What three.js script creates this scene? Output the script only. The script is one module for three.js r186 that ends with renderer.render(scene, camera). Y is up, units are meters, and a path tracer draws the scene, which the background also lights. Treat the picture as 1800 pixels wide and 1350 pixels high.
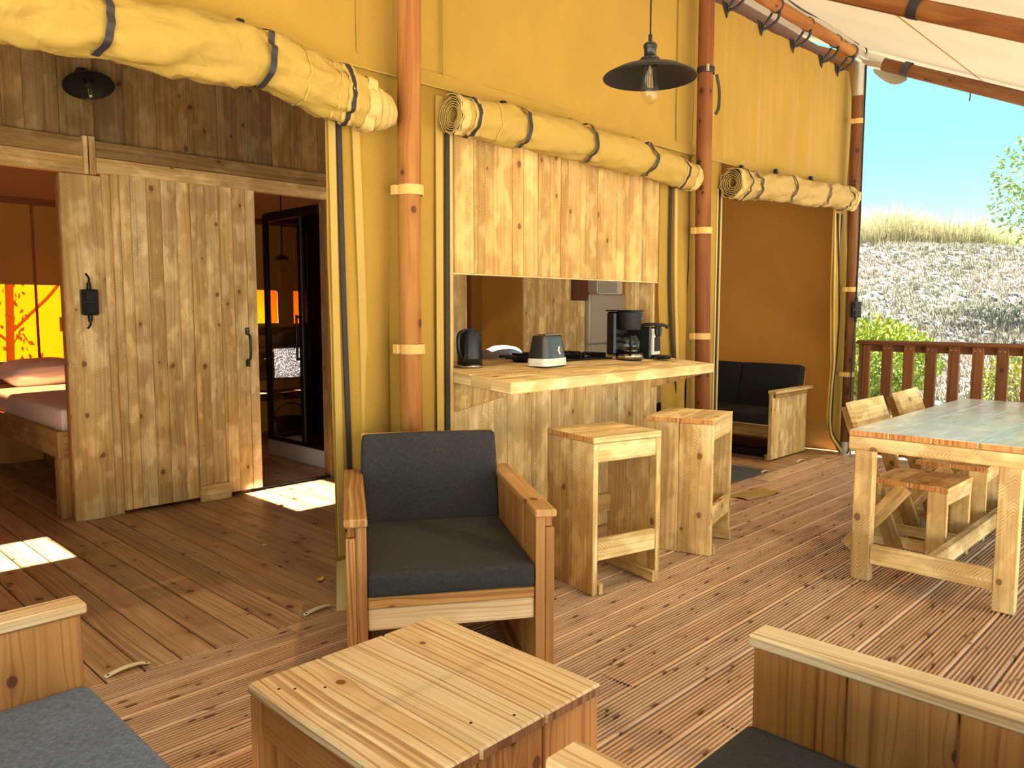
import * as THREE from 'three';
import { mergeGeometries } from 'three/addons/utils/BufferGeometryUtils.js';

// ------------------------------------------------------------------ camera, sky, sun, exposure
const scene = new THREE.Scene();
const camera = new THREE.PerspectiveCamera(52.36, 1800 / 1350, 0.05, 400);
camera.position.set(0, 1.42, 0);
{ const a = THREE.MathUtils.degToRad(45.6), p = Math.atan(129 / 1373);
  camera.lookAt(Math.sin(a) * Math.cos(p), 1.42 - Math.sin(p), -Math.cos(a) * Math.cos(p)); }
scene.add(camera);

const SKY = 1.0, SUN = 13.0, EXPOSURE = 3.05;
{ // clear summer sky: pale cyan near the horizon, deeper blue overhead, the same all round
  const W = 64, H = 64, d = new Float32Array(W * H * 4);
  const stops = [[0, 0.44, 0.54, 0.54], [0.1, 0.16, 0.355, 0.375], [0.3, 0.135, 0.335, 0.385], [1, 0.13, 0.28, 0.45]];
  for (let y = 0; y < H; y++) {
    const e = Math.max(0, ((y + 0.5) / H - 0.5) * 2); let k = 0; while (k < stops.length - 2 && e > stops[k + 1][0]) k++;
    const a = stops[k], b = stops[k + 1], t = Math.min(1, (e - a[0]) / (b[0] - a[0]));
    for (let x = 0; x < W; x++) { const o = (y * W + x) * 4; for (let c = 0; c < 3; c++) d[o + c] = SKY * (a[c + 1] + (b[c + 1] - a[c + 1]) * t); d[o + 3] = 1; }
  }
  const t = new THREE.DataTexture(d, W, H, THREE.RGBAFormat, THREE.FloatType);
  t.mapping = THREE.EquirectangularReflectionMapping; t.magFilter = THREE.LinearFilter; t.needsUpdate = true;
  scene.background = t; scene.environment = t;
}
const SUN_DIR = new THREE.Vector3(0.25, 2.475, 1).normalize();
const sun = new THREE.DirectionalLight(new THREE.Color(1, 0.93, 0.80), SUN);
sun.position.copy(SUN_DIR).multiplyScalar(40).add(new THREE.Vector3(4, 0, -3)); sun.target.position.set(4, 0, -3);
sun.castShadow = true; sun.shadow.mapSize.set(4096, 4096);
Object.assign(sun.shadow.camera, { left: -25, right: 25, top: 25, bottom: -25, near: 1, far: 90 });
scene.add(sun, sun.target);
const renderer = new THREE.WebGLRenderer({ antialias: true });
renderer.shadowMap.enabled = true;
renderer.toneMapping = THREE.LinearToneMapping;
renderer.toneMappingExposure = EXPOSURE;

// ------------------------------------------------------------------ small helpers
const V = (x, y, z) => new THREE.Vector3(x, y, z), PI = Math.PI, R = (d) => d * PI / 180;
function rng(seed) { let s = seed | 0; return () => { s = (s + 0x6d2b79f5) | 0; let t = Math.imul(s ^ (s >>> 15), 1 | s); t = (t + Math.imul(t ^ (t >>> 7), 61 | t)) ^ t; return ((t ^ (t >>> 14)) >>> 0) / 4294967296; }; }
const rnd = rng(77), rr = (a, b) => a + (b - a) * rnd();
const clamp = (x, a = 0, b = 1) => Math.min(b, Math.max(a, x)), mix = (a, b, t) => a + (b - a) * t, sst = (a, b, x) => { const t = clamp((x - a) / (b - a)); return t * t * (3 - 2 * t); };
const perm = (() => { const r = rng(5), p = [...Array(256).keys()]; for (let i = 255; i > 0; i--) { const j = Math.floor(r() * (i + 1)); [p[i], p[j]] = [p[j], p[i]]; } return Uint8Array.from([...p, ...p]); })();
function pn(x, y, px = 256, py = 256, s = 0) { // value noise 0..1, periodic
  const x0 = Math.floor(x), y0 = Math.floor(y); let fx = x - x0, fy = y - y0; fx = fx * fx * (3 - 2 * fx); fy = fy * fy * (3 - 2 * fy);
  const xa = ((x0 % px) + px) % px & 255, xb = (xa + 1) % px & 255, ya = ((y0 % py) + py) % py & 255, yb = (ya + 1) % py & 255;
  const h = (a, b) => perm[(perm[(a + s) & 255] + b) & 255] / 255;
  const a = h(xa, ya), b = h(xb, ya), c = h(xa, yb), d = h(xb, yb);
  return a + (b - a) * fx + (c - a + (a - b - c + d) * fx) * fy;
}
const fbm = (x, y, px, py, s = 0) => (pn(x, y, px, py, s) + 0.5 * pn(2 * x, 2 * y, 2 * px, 2 * py, s + 7) + 0.25 * pn(4 * x, 4 * y, 4 * px, 4 * py, s + 13)) / 1.75;
const used = {};
const numbered = (n) => { const k = used[n] = (used[n] ?? -1) + 1; return k ? `${n}_${String(k).padStart(3, '0')}` : n; };
function tag(o, label, category, group, kind) { o.userData.label = label; if (category) o.userData.category = category; if (group) o.userData.group = group; if (kind) o.userData.kind = kind; return o; }
function thing(name, label, category, [x, y, z] = [0, 0, 0], turn = 0, group) { const o = new THREE.Group(); o.name = numbered(name); o.position.set(x, y, z); o.rotation.y = turn; scene.add(o); return tag(o, label, category, group); }
function part(name, g, m, parent, label) { const o = new THREE.Mesh(Array.isArray(g) ? merge(g) : g, m); o.name = parent === scene ? numbered(name) : name; o.castShadow = o.receiveShadow = true; parent.add(o); if (label) o.userData.label = label; return o; }
function solo(name, g, m, label, category, group) { return tag(part(name, g, m, scene), label, category, group); }
function struct(name) { const o = new THREE.Group(); o.name = name; o.userData.kind = 'structure'; scene.add(o); return o; }
function merge(list) { const l = list.map((g) => { const n = g.index ? g.toNonIndexed() : g; for (const k of Object.keys(n.attributes)) if (!['position', 'normal', 'uv'].includes(k)) n.deleteAttribute(k); if (!n.attributes.uv) n.setAttribute('uv', new THREE.BufferAttribute(new Float32Array(n.attributes.position.count * 2), 2)); return n; }); return l.length > 1 ? mergeGeometries(l) : l[0]; }
const mv = (g, x, y, z) => g.translate(x, y, z);

// A box with chamfered edges, centred; grain axis g; uv in texture units (1 m across, 2 m along the grain) with a random offset.
function plank(w, h, d, g = 'y', c = 0.003) {
  c = Math.min(c, w * 0.3, h * 0.3, d * 0.3);
  const H = [w / 2, h / 2, d / 2], pos = [], nor = [], uv = [], ou = rnd(), ov = rnd();
  const gi = 'xyz'.indexOf(g);
  const emit = (pts) => {
    const a = V(...pts[0]), n = V(...pts[1]).sub(a).cross(V(...pts[2]).sub(a)).normalize();
    const cen = pts.reduce((s, p) => s.add(V(...p)), V(0, 0, 0));
    if (n.dot(cen) < 0) { pts = pts.slice().reverse(); n.negate(); }
    const an = [Math.abs(n.x), Math.abs(n.y), Math.abs(n.z)]; let k = an.indexOf(Math.max(...an));
    const o = [0, 1, 2].filter((i) => i !== k); let ui, vi;
    if (k === gi) { ui = o[0]; vi = o[1]; } else { vi = gi; ui = o[0] === gi ? o[1] : o[0]; }
    for (let i = 1; i < pts.length - 1; i++) for (const p of [pts[0], pts[i], pts[i + 1]]) {
      pos.push(...p); nor.push(n.x, n.y, n.z);
      uv.push(ou + p[ui] + (k === gi ? 0 : p[k] * 0.3), ov + p[vi] * (k === gi ? 0.06 : 0.5));
    }
  };
  const s2 = [-1, 1];
  for (let k = 0; k < 3; k++) { const [i, j] = [0, 1, 2].filter((q) => q !== k);
    for (const s of s2) emit([[-1, -1], [1, -1], [1, 1], [-1, 1]].map(([a, b]) => { const p = [0, 0, 0]; p[k] = s * H[k]; p[i] = a * (H[i] - c); p[j] = b * (H[j] - c); return p; }));
    for (const a of s2) for (const b of s2) { const mk = (onI, t) => { const p = [0, 0, 0]; p[k] = t * (H[k] - c); p[i] = a * (onI ? H[i] : H[i] - c); p[j] = b * (onI ? H[j] - c : H[j]); return p; }; emit([mk(true, -1), mk(true, 1), mk(false, 1), mk(false, -1)]); }
  }
  for (const a of s2) for (const b of s2) for (const e of s2) emit([[a * H[0], b * (H[1] - c), e * (H[2] - c)], [a * (H[0] - c), b * H[1], e * (H[2] - c)], [a * (H[0] - c), b * (H[1] - c), e * H[2]]]);
  const q = new THREE.BufferGeometry();
  q.setAttribute('position', new THREE.Float32BufferAttribute(pos, 3)); q.setAttribute('normal', new THREE.Float32BufferAttribute(nor, 3)); q.setAttribute('uv', new THREE.Float32BufferAttribute(uv, 2));
  return q;
}
const box = (x0, x1, y0, y1, z0, z1, g = 'y', c) => mv(plank(Math.abs(x1 - x0), Math.abs(y1 - y0), Math.abs(z1 - z0), g, c), (x0 + x1) / 2, (y0 + y1) / 2, (z0 + z1) / 2);
const tube = (pts, r, seg = 24, rad = 8, closed = false) => new THREE.TubeGeometry(new THREE.CatmullRomCurve3(pts.map((p) => V(...p)), closed, 'catmullrom', 0.5), seg, r, rad, closed);
const lathe = (pts, seg = 32) => new THREE.LatheGeometry(pts.map(([x, y]) => new THREE.Vector2(x, y)), seg);
const cyl = (r0, r1, h, seg = 20) => new THREE.CylinderGeometry(r0, r1, h, seg);
function extrude(pts, depth, bevel = 0) { const s = new THREE.Shape(pts.map(([x, y]) => new THREE.Vector2(x, y))); return new THREE.ExtrudeGeometry(s, { depth, bevelEnabled: bevel > 0, bevelSize: bevel, bevelThickness: bevel, bevelSegments: 2, curveSegments: 16 }); }
// A parametric sheet: f(u, v) -> [x, y, z], uv in metres
function sheet(nu, nv, f, su = 1, sv = 1) {
  const pos = [], uv = [], idx = [];
  for (let j = 0; j <= nv; j++) for (let i = 0; i <= nu; i++) { pos.push(...f(i / nu, j / nv)); uv.push(i / nu * su, j / nv * sv); }
  for (let j = 0; j < nv; j++) for (let i = 0; i < nu; i++) { const a = j * (nu + 1) + i, b = a + 1, c = a + nu + 1, d = c + 1; idx.push(a, b, d, a, d, c); }
  const g = new THREE.BufferGeometry(); g.setAttribute('position', new THREE.Float32BufferAttribute(pos, 3)); g.setAttribute('uv', new THREE.Float32BufferAttribute(uv, 2)); g.setIndex(idx); g.computeVertexNormals(); return g;
}
// A flat ribbon of width w and thickness t along points, lying in a plane whose normal is n
function ribbon(pts, w, t, n = V(0, 0, 1), seg = 24, uvw = 1) {
  const c = new THREE.CatmullRomCurve3(pts.map((p) => V(...p)), false, 'catmullrom', 0.5), P = [], L = c.getLength();
  for (let i = 0; i <= seg; i++) { const p = c.getPointAt(i / seg), tn = c.getTangentAt(i / seg), nn = n.clone().addScaledVector(tn, -n.dot(tn)).normalize(), s = tn.clone().cross(nn).normalize();
    P.push([p.clone().addScaledVector(s, -w / 2).addScaledVector(nn, -t / 2), p.clone().addScaledVector(s, w / 2).addScaledVector(nn, -t / 2), p.clone().addScaledVector(s, w / 2).addScaledVector(nn, t / 2), p.clone().addScaledVector(s, -w / 2).addScaledVector(nn, t / 2)]); }
  const pos = [], uv = [];
  const quad = (a, b, c2, d, v0, v1) => { for (const [p, u, v] of [[a, 0, v0], [b, w, v0], [c2, w, v1], [a, 0, v0], [c2, w, v1], [d, 0, v1]]) { pos.push(p.x, p.y, p.z); uv.push(u * uvw, v * uvw); } };
  for (let i = 0; i < seg; i++) for (let k = 0; k < 4; k++) quad(P[i][k], P[i][(k + 1) % 4], P[i + 1][(k + 1) % 4], P[i + 1][k], L * i / seg, L * (i + 1) / seg);
  quad(P[0][3], P[0][2], P[0][1], P[0][0], 0, t); quad(P[seg][0], P[seg][1], P[seg][2], P[seg][3], 0, t);
  const g = new THREE.BufferGeometry(); g.setAttribute('position', new THREE.Float32BufferAttribute(pos, 3)); g.setAttribute('uv', new THREE.Float32BufferAttribute(uv, 2)); g.computeVertexNormals(); return g;
}
// A soft cushion block: rounded box that bulges a little
function cushion(w, h, d, r = 0.03, bulge = 0.008) {
  const N = 14, pos = [], uv = [], idx = []; let base = 0;
  const f = (p) => { const h3 = [w / 2, h / 2, d / 2], q = p.map((v, i) => v * h3[i]), inn = q.map((v, i) => clamp(v, -h3[i] + r, h3[i] - r)), e = q.map((v, i) => v - inn[i]), l = Math.hypot(...e);
    let o = l > 1e-9 ? inn.map((v, i) => v + e[i] / l * r) : q.slice(); const m = Math.max(...p.map(Math.abs));
    const k = p.map((v) => Math.abs(v) >= 0.999 ? Math.sign(v) : 0); const flat = [0, 1, 2].map((i) => 1 - p[i] * p[i]);
    for (let i = 0; i < 3; i++) if (k[i]) o[i] += k[i] * bulge * flat[(i + 1) % 3] * flat[(i + 2) % 3]; return o; };
  const warp = (t) => Math.sign(t) * (1 - Math.pow(1 - Math.abs(t), 1.6));
  for (let k = 0; k < 3; k++) for (const s of [-1, 1]) { const i = (k + 1) % 3, j = (k + 2) % 3;
    for (let b = 0; b <= N; b++) for (let a = 0; a <= N; a++) { const p = [0, 0, 0]; p[k] = s; p[i] = warp(a / N * 2 - 1); p[j] = warp(b / N * 2 - 1); const o = f(p); pos.push(...o); uv.push(o[i] * 1.0, o[j] * 1.0); }
    for (let b = 0; b < N; b++) for (let a = 0; a < N; a++) { const q = base + b * (N + 1) + a; if (s > 0) idx.push(q, q + 1, q + N + 2, q, q + N + 2, q + N + 1); else idx.push(q, q + N + 2, q + 1, q, q + N + 1, q + N + 2); }
    base += (N + 1) * (N + 1); }
  const g = new THREE.BufferGeometry(); g.setAttribute('position', new THREE.Float32BufferAttribute(pos, 3)); g.setAttribute('uv', new THREE.Float32BufferAttribute(uv, 2)); g.setIndex(idx); g.computeVertexNormals(); return g;
}

// ------------------------------------------------------------------ textures
function tex(w, h, f, srgb = true) {
  const d = new Uint8Array(w * h * 4);
  for (let y = 0; y < h; y++) for (let x = 0; x < w; x++) { const c = f((x + 0.5) / w, (y + 0.5) / h), o = (y * w + x) * 4; d[o] = clamp(c[0], 0, 255); d[o + 1] = clamp(c[1], 0, 255); d[o + 2] = clamp(c[2], 0, 255); d[o + 3] = 255; }
  const t = new THREE.DataTexture(d, w, h); t.wrapS = t.wrapT = THREE.RepeatWrapping; t.magFilter = THREE.LinearFilter; if (srgb) t.colorSpace = THREE.SRGBColorSpace; t.needsUpdate = true; return t;
}
const lerp3 = (a, b, t) => [a[0] + (b[0] - a[0]) * t, a[1] + (b[1] - a[1]) * t, a[2] + (b[2] - a[2]) * t];
// Sawn softwood: 1 m across, 2 m along the grain (v). o: light, base, dark, knot colours; grey: share of weathered patches; saw: share of band-saw marks
function woodTex(o) {
  const r = rng(o.seed), W = o.w ?? 768, H = W * 2, knots = [];
  for (let i = 0; i < (o.knots ?? 16); i++) knots.push([r(), r() * 2, mix(0.006, 0.017, r()), r()]);
  return tex(W, H, (x, y) => {
    const Y = y * 2; let xw = x, kn = 0, halo = 0;
    for (const k of knots) { let dy = Y - k[1]; if (dy > 1) dy -= 2; if (dy < -1) dy += 2; if (Math.abs(dy) > 0.16) continue; let dx = x - k[0]; if (dx > 0.5) dx -= 1; if (dx < -0.5) dx += 1; if (Math.abs(dx) > 0.12) continue;
      const e = (dx / k[2]) ** 2 + (dy / (k[2] * 1.25)) ** 2, e2 = (dx / (k[2] * 2.2)) ** 2 + (dy / (k[2] * 5)) ** 2;
      xw -= dx * 0.85 * Math.exp(-e2); halo = Math.max(halo, Math.exp(-e2 * 1.2)); kn = Math.max(kn, e < 1.6 ? 1 - sst(0.7, 1.5, e) * 1 + 0.15 * Math.sin(e * 14) : 0); }
    const F = o.rings ?? 40, cath = fbm(xw * 4, Y * 1, 4, 2, 13) * (o.cath ?? 3);
    const r1 = pn(xw * F + cath * 2, Y * 0.5, F, 1, 3), r2 = pn(xw * F * 2 + cath * 3, Y, F * 2, 2, 43), late = sst(0.55, 0.95, r1) * 0.75 + sst(0.6, 0.95, r2) * 0.5;
    const fib = pn(xw * 250, y * 14, 250, 14, 21), streak = pn(xw * 60, y * 3, 60, 3, 33), tone = fbm(xw * 8, Y * 0.5, 8, 1, 31), field = fbm(x * 7, Y * 3, 7, 6, 51), blot = fbm(x * 9 + 0.5 * fib / 9, Y * 1.5, 9, 3, o.seed & 63) + 0.10 * (fib - 0.5);
    let c = lerp3(o.base, o.light, clamp(-0.1 + tone * 0.55 + streak * 0.25 + sst(0.4, 0.65, field) * 0.55 + (fib - 0.5) * 0.35)); c = lerp3(c, o.dark, clamp(late * (o.grain ?? 0.4) * (0.45 + 0.7 * fib) + 0.12 * (1 - streak)));
    if (o.grey) c = lerp3(c, o.greyc, sst(0.5, 0.64, blot) * o.grey * (0.55 + 0.6 * fib));
    if (o.saw) { const m = sst(0.45, 0.6, fbm(x * 7, Y * 2, 7, 4, 11 + (o.seed & 31))), wav = fbm(x * 10, Y * 16, 10, 32, 2); const ph = Y * 55 + 4.2 * Math.abs(((x * 7) % 1) - 0.5) * 2 + 0.7 * wav + 0.8 * pn(x * 40, Y * 9, 40, 18, 27); const q = Math.sin(2 * PI * ph) * m * o.saw * sst(0.25, 0.75, pn(x * 36, Y * 26, 36, 52, 6));
      c = q > 0 ? lerp3(c, o.light, q) : lerp3(c, o.dark, -q * 0.8); const fl = sst(0.40, 0.74, fbm(x * 16 + wav, Y * 7, 16, 14, 61)); c = lerp3(c, o.dark, (1 - fl) * 0.26); c = lerp3(c, o.light, fl * 0.32); }
    c = lerp3(c, o.dark, halo * 0.28); c = lerp3(c, o.knot, clamp(kn) * 0.7);
    if (o.specks) { const s = pn(x * 220, Y * 150, 220, 300, 40); if (s > 0.965) c = lerp3(c, o.dark, 0.6); }
    return c;
  });
}
const T = {
  scaffold: woodTex({ seed: 11, w: 1024, light: [255, 232, 178], base: [232, 192, 126], dark: [150, 108, 54], knot: [110, 72, 36], greyc: [164, 142, 98], grey: 0.5, saw: 0.52, knots: 14, rings: 90, grain: 0.5 }),
  pine: woodTex({ seed: 23, w: 1024, light: [246, 218, 174], base: [222, 182, 132], dark: [150, 98, 52], knot: [92, 48, 24], knots: 14, rings: 120, cath: 4, grain: 0.8 }),
  deck: woodTex({ seed: 37, light: [246, 220, 190], base: [218, 180, 144], dark: [136, 98, 68], knot: [70, 44, 28], knots: 34, rings: 100, cath: 4, grain: 0.55, greyc: [156, 130, 110], grey: 0.35, specks: true }),
  deckPlain: woodTex({ seed: 53, light: [240, 210, 180], base: [220, 184, 150], dark: [150, 110, 80], knot: [96, 62, 44], knots: 60, rings: 140, cath: 4, grain: 0.25, greyc: [190, 160, 140], grey: 0.3 }),
  log: woodTex({ seed: 41, w: 512, light: [240, 190, 112], base: [206, 136, 58], dark: [136, 74, 24], knot: [80, 38, 16], knots: 34, rings: 26, grain: 0.6, greyc: [244, 206, 136], grey: 0.5 }),
  weave: tex(512, 512, (x, y) => { const v = 190 + 40 * (pn(x * 256, y * 256, 256, 256, 4) - 0.5) + 22 * (fbm(x * 8, y * 8, 8, 8, 6) - 0.5) + 30 * (pn(x * 128, y * 128, 128, 128, 14) - 0.5); return [v, v, v]; }),
  canvas: tex(768, 768, (x, y) => { const v = 236 + 16 * (fbm(x * 6, y * 3, 6, 3, 8) - 0.5) + 12 * (pn(x * 300, y * 300, 256, 256, 5) - 0.5); return [v, v - 1, v - 3]; }),
  crease: tex(768, 768, (x, y) => { const v = 128 + 90 * (fbm(x * 14 + 0.6 * fbm(x * 3, y * 3, 3, 3, 2), y * 5, 14, 5, 17) - 0.5) + 40 * (pn(x * 300, y * 300, 256, 256, 5) - 0.5); return [v, v, v]; }, false),
  wrinkle: tex(768, 768, (x, y) => { const w = fbm(x * 4, y * 4, 4, 4, 3) * 2; const a = 1 - Math.abs(2 * fbm(x * 7 + w, y * 9 + w, 7, 9, 19) - 1); const v = 60 + 150 * a * a; return [v, v, v]; }, false),
  pattern: tex(256, 256, (x, y) => { const a = pn(x * 60, y * 40, 60, 40, 3), b = Math.sin(y * 150 + 5 * pn(x * 9, y * 9, 9, 9, 2)) > 0.1, k = a + (b ? 0.18 : -0.1) > 0.55; return k ? [215, 215, 218] : [38, 38, 44]; }),
};
const scaled = (t, u, v) => { const c = t.clone(); c.repeat.set(u, v); c.needsUpdate = true; return c; };
const M = {};
const std = (o) => new THREE.MeshStandardMaterial({ roughness: 0.8, ...o });
const phy = (o) => new THREE.MeshPhysicalMaterial({ roughness: 0.8, side: THREE.DoubleSide, ...o });
const col = (r, g, b) => new THREE.Color().setRGB(r, g, b);
// wood in a few tones each
const tones = (map, list, rough, bump) => list.map((c) => std({ map, color: new THREE.Color(...c), roughness: rough, bumpMap: map, bumpScale: bump }));
M.scaf = tones(T.scaffold, [[0.98, 0.99, 1], [0.95, 0.94, 0.9], [1, 0.97, 0.9], [0.95, 0.91, 0.8], [0.97, 0.96, 0.9]], 0.85, 0.0012);
M.scafGoldDimmed = tones(T.scaffold, [[0.688, 0.593, 0.402], [0.636, 0.55, 0.372], [0.722, 0.636, 0.441]], 0.85, 0.0012);  // golden wood, with shade put into its colour against strong overhead light
M.scafDark = tones(T.scaffold, [[0.437, 0.382, 0.296], [0.359, 0.335, 0.296], [0.484, 0.406, 0.281], [0.39, 0.351, 0.289], [0.452, 0.382, 0.281]], 0.85, 0.0012);  // darker tones of the same scaffold wood
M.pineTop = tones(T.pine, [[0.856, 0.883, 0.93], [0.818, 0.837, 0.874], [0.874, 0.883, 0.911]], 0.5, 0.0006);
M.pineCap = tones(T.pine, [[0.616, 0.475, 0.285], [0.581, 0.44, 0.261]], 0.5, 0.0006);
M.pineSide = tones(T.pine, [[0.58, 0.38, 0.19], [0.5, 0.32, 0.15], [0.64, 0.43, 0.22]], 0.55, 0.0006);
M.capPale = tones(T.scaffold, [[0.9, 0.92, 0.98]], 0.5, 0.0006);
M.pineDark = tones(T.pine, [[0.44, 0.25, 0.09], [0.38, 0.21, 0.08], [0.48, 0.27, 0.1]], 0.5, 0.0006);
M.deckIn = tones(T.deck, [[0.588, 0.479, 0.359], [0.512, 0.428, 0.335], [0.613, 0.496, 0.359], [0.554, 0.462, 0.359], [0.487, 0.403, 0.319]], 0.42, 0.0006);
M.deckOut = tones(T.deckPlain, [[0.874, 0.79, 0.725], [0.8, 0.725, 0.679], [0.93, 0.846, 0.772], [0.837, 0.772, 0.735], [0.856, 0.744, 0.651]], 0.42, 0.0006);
M.log = tones(T.log, [[0.40, 0.29, 0.16], [0.26, 0.155, 0.07], [0.22, 0.155, 0.12]], 0.78, 0.001);
M.rail = tones(T.pine, [[0.20, 0.10, 0.04], [0.23, 0.115, 0.045], [0.18, 0.09, 0.035]], 0.8, 0.0006);
M.tableTopGlare = [[0.80, 0.82, 0.98], [0.74, 0.77, 0.94], [0.84, 0.86, 1]].map((c) => new THREE.MeshPhysicalMaterial({ map: T.scaffold, color: new THREE.Color(...c), roughness: 0.4, clearcoat: 1, clearcoatRoughness: 0.16, bumpMap: T.scaffold, bumpScale: 0.0003 }));  // bluish-white tint: sky glare put into the board colour
const pick = (l) => l[Math.floor(rnd() * l.length)];
// canvas
const CANV = col(0.43, 0.258, 0.028);
M.canvas = phy({ color: CANV, map: T.canvas, bumpMap: T.crease, bumpScale: 0.004, roughness: 0.95, transmission: 0.12, thickness: 0 });
M.canvasRoll = phy({ color: col(0.41, 0.268, 0.046), map: T.canvas, bumpMap: T.wrinkle, bumpScale: 0.007, roughness: 0.8 });
M.canvasRoll2 = phy({ color: col(0.43, 0.285, 0.08), map: T.canvas, bumpMap: T.wrinkle, bumpScale: 0.012, roughness: 0.8 });
M.tape = phy({ color: col(0.49, 0.33, 0.078), map: T.canvas, roughness: 0.85 });
M.tapePale = phy({ color: col(0.56, 0.40, 0.13), map: T.canvas, roughness: 0.85 });
M.mudflap = phy({ color: col(0.58, 0.46, 0.16), roughness: 0.35, bumpMap: T.wrinkle, bumpScale: 0.01 });
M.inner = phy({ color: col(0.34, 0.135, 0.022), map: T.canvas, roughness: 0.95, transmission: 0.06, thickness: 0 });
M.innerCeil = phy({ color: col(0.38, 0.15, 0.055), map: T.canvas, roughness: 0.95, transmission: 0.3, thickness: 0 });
M.roof = phy({ color: col(0.38, 0.305, 0.195), map: T.canvas, roughness: 0.9, transmission: 0.3, thickness: 0 });
M.film = phy({ color: col(1.0, 0.125, 0.001), roughness: 0.42, transmission: 1, thickness: 0, ior: 1.3 });
M.strap = std({ color: col(0.012, 0.011, 0.012), roughness: 0.6 });
M.webbing = std({ color: col(0.68, 0.42, 0.13), roughness: 0.8, map: T.canvas });
M.webWhite = std({ color: col(0.72, 0.62, 0.42), roughness: 0.8 });
M.zip = std({ color: col(0.014, 0.01, 0.012), roughness: 0.7 });
// soft goods, metals, plastics
M.cushion = std({ color: col(0.046, 0.045, 0.05), map: T.weave, bumpMap: T.weave, bumpScale: 0.0008, roughness: 0.95 });
M.cushionSkySheen = std({ color: col(0.195, 0.245, 0.37), map: T.weave, bumpMap: T.weave, bumpScale: 0.0008, roughness: 0.95 });  // cushion lightened to blue-grey: sky sheen put into its colour
M.black = new THREE.MeshPhysicalMaterial({ color: col(0.009, 0.009, 0.0095), roughness: 0.3, specularIntensity: 0.6 });
M.blackMat = new THREE.MeshPhysicalMaterial({ color: col(0.010, 0.0095, 0.0095), roughness: 0.5, specularIntensity: 0.5 });
M.blackMetal = std({ color: col(0.02, 0.02, 0.021), roughness: 0.3, metalness: 0.4 });
M.gun = std({ color: col(0.10, 0.10, 0.10), roughness: 0.3, metalness: 0.9 });
M.chrome = std({ color: col(0.75, 0.74, 0.72), roughness: 0.18, metalness: 1 });
M.galv = std({ color: col(0.62, 0.61, 0.58), roughness: 0.35, metalness: 0.85 });
M.cream = std({ color: col(0.72, 0.69, 0.6), roughness: 0.4 });
M.white = std({ color: col(0.78, 0.77, 0.75), roughness: 0.3 });
M.fridge = std({ color: col(0.46, 0.45, 0.40), roughness: 0.4, metalness: 0.3 });
M.glass = phy({ color: col(0.97, 0.97, 0.96), roughness: 0.0, transmission: 1, thickness: 0, ior: 1.45 });
M.glassSmoke = phy({ color: col(0.86, 0.84, 0.84), roughness: 0.0, transmission: 1, thickness: 0, ior: 1.45 });
M.glassDark = phy({ color: col(0.16, 0.15, 0.15), roughness: 0.0, transmission: 1, thickness: 0, ior: 1.45 });
M.sheetFab = std({ color: col(0.72, 0.6, 0.56), roughness: 0.9, bumpMap: T.wrinkle, bumpScale: 0.004 });
M.pillowFab = std({ color: col(0.80, 0.74, 0.74), roughness: 0.9, bumpMap: T.wrinkle, bumpScale: 0.008 });
M.rug = std({ color: col(0.14, 0.145, 0.155), map: T.weave, bumpMap: T.weave, bumpScale: 0.003, roughness: 1 });
M.filament = std({ color: col(0.9, 0.55, 0.12), roughness: 0.3, metalness: 0.6 });
M.dark = std({ color: col(0.02, 0.012, 0.008), roughness: 0.9 });
M.vinyl = std({ map: T.deck, color: new THREE.Color(0.86, 0.7, 0.56), roughness: 0.45 });
M.screw = std({ color: col(0.5, 0.48, 0.45), roughness: 0.4, metalness: 0.8 });

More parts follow.
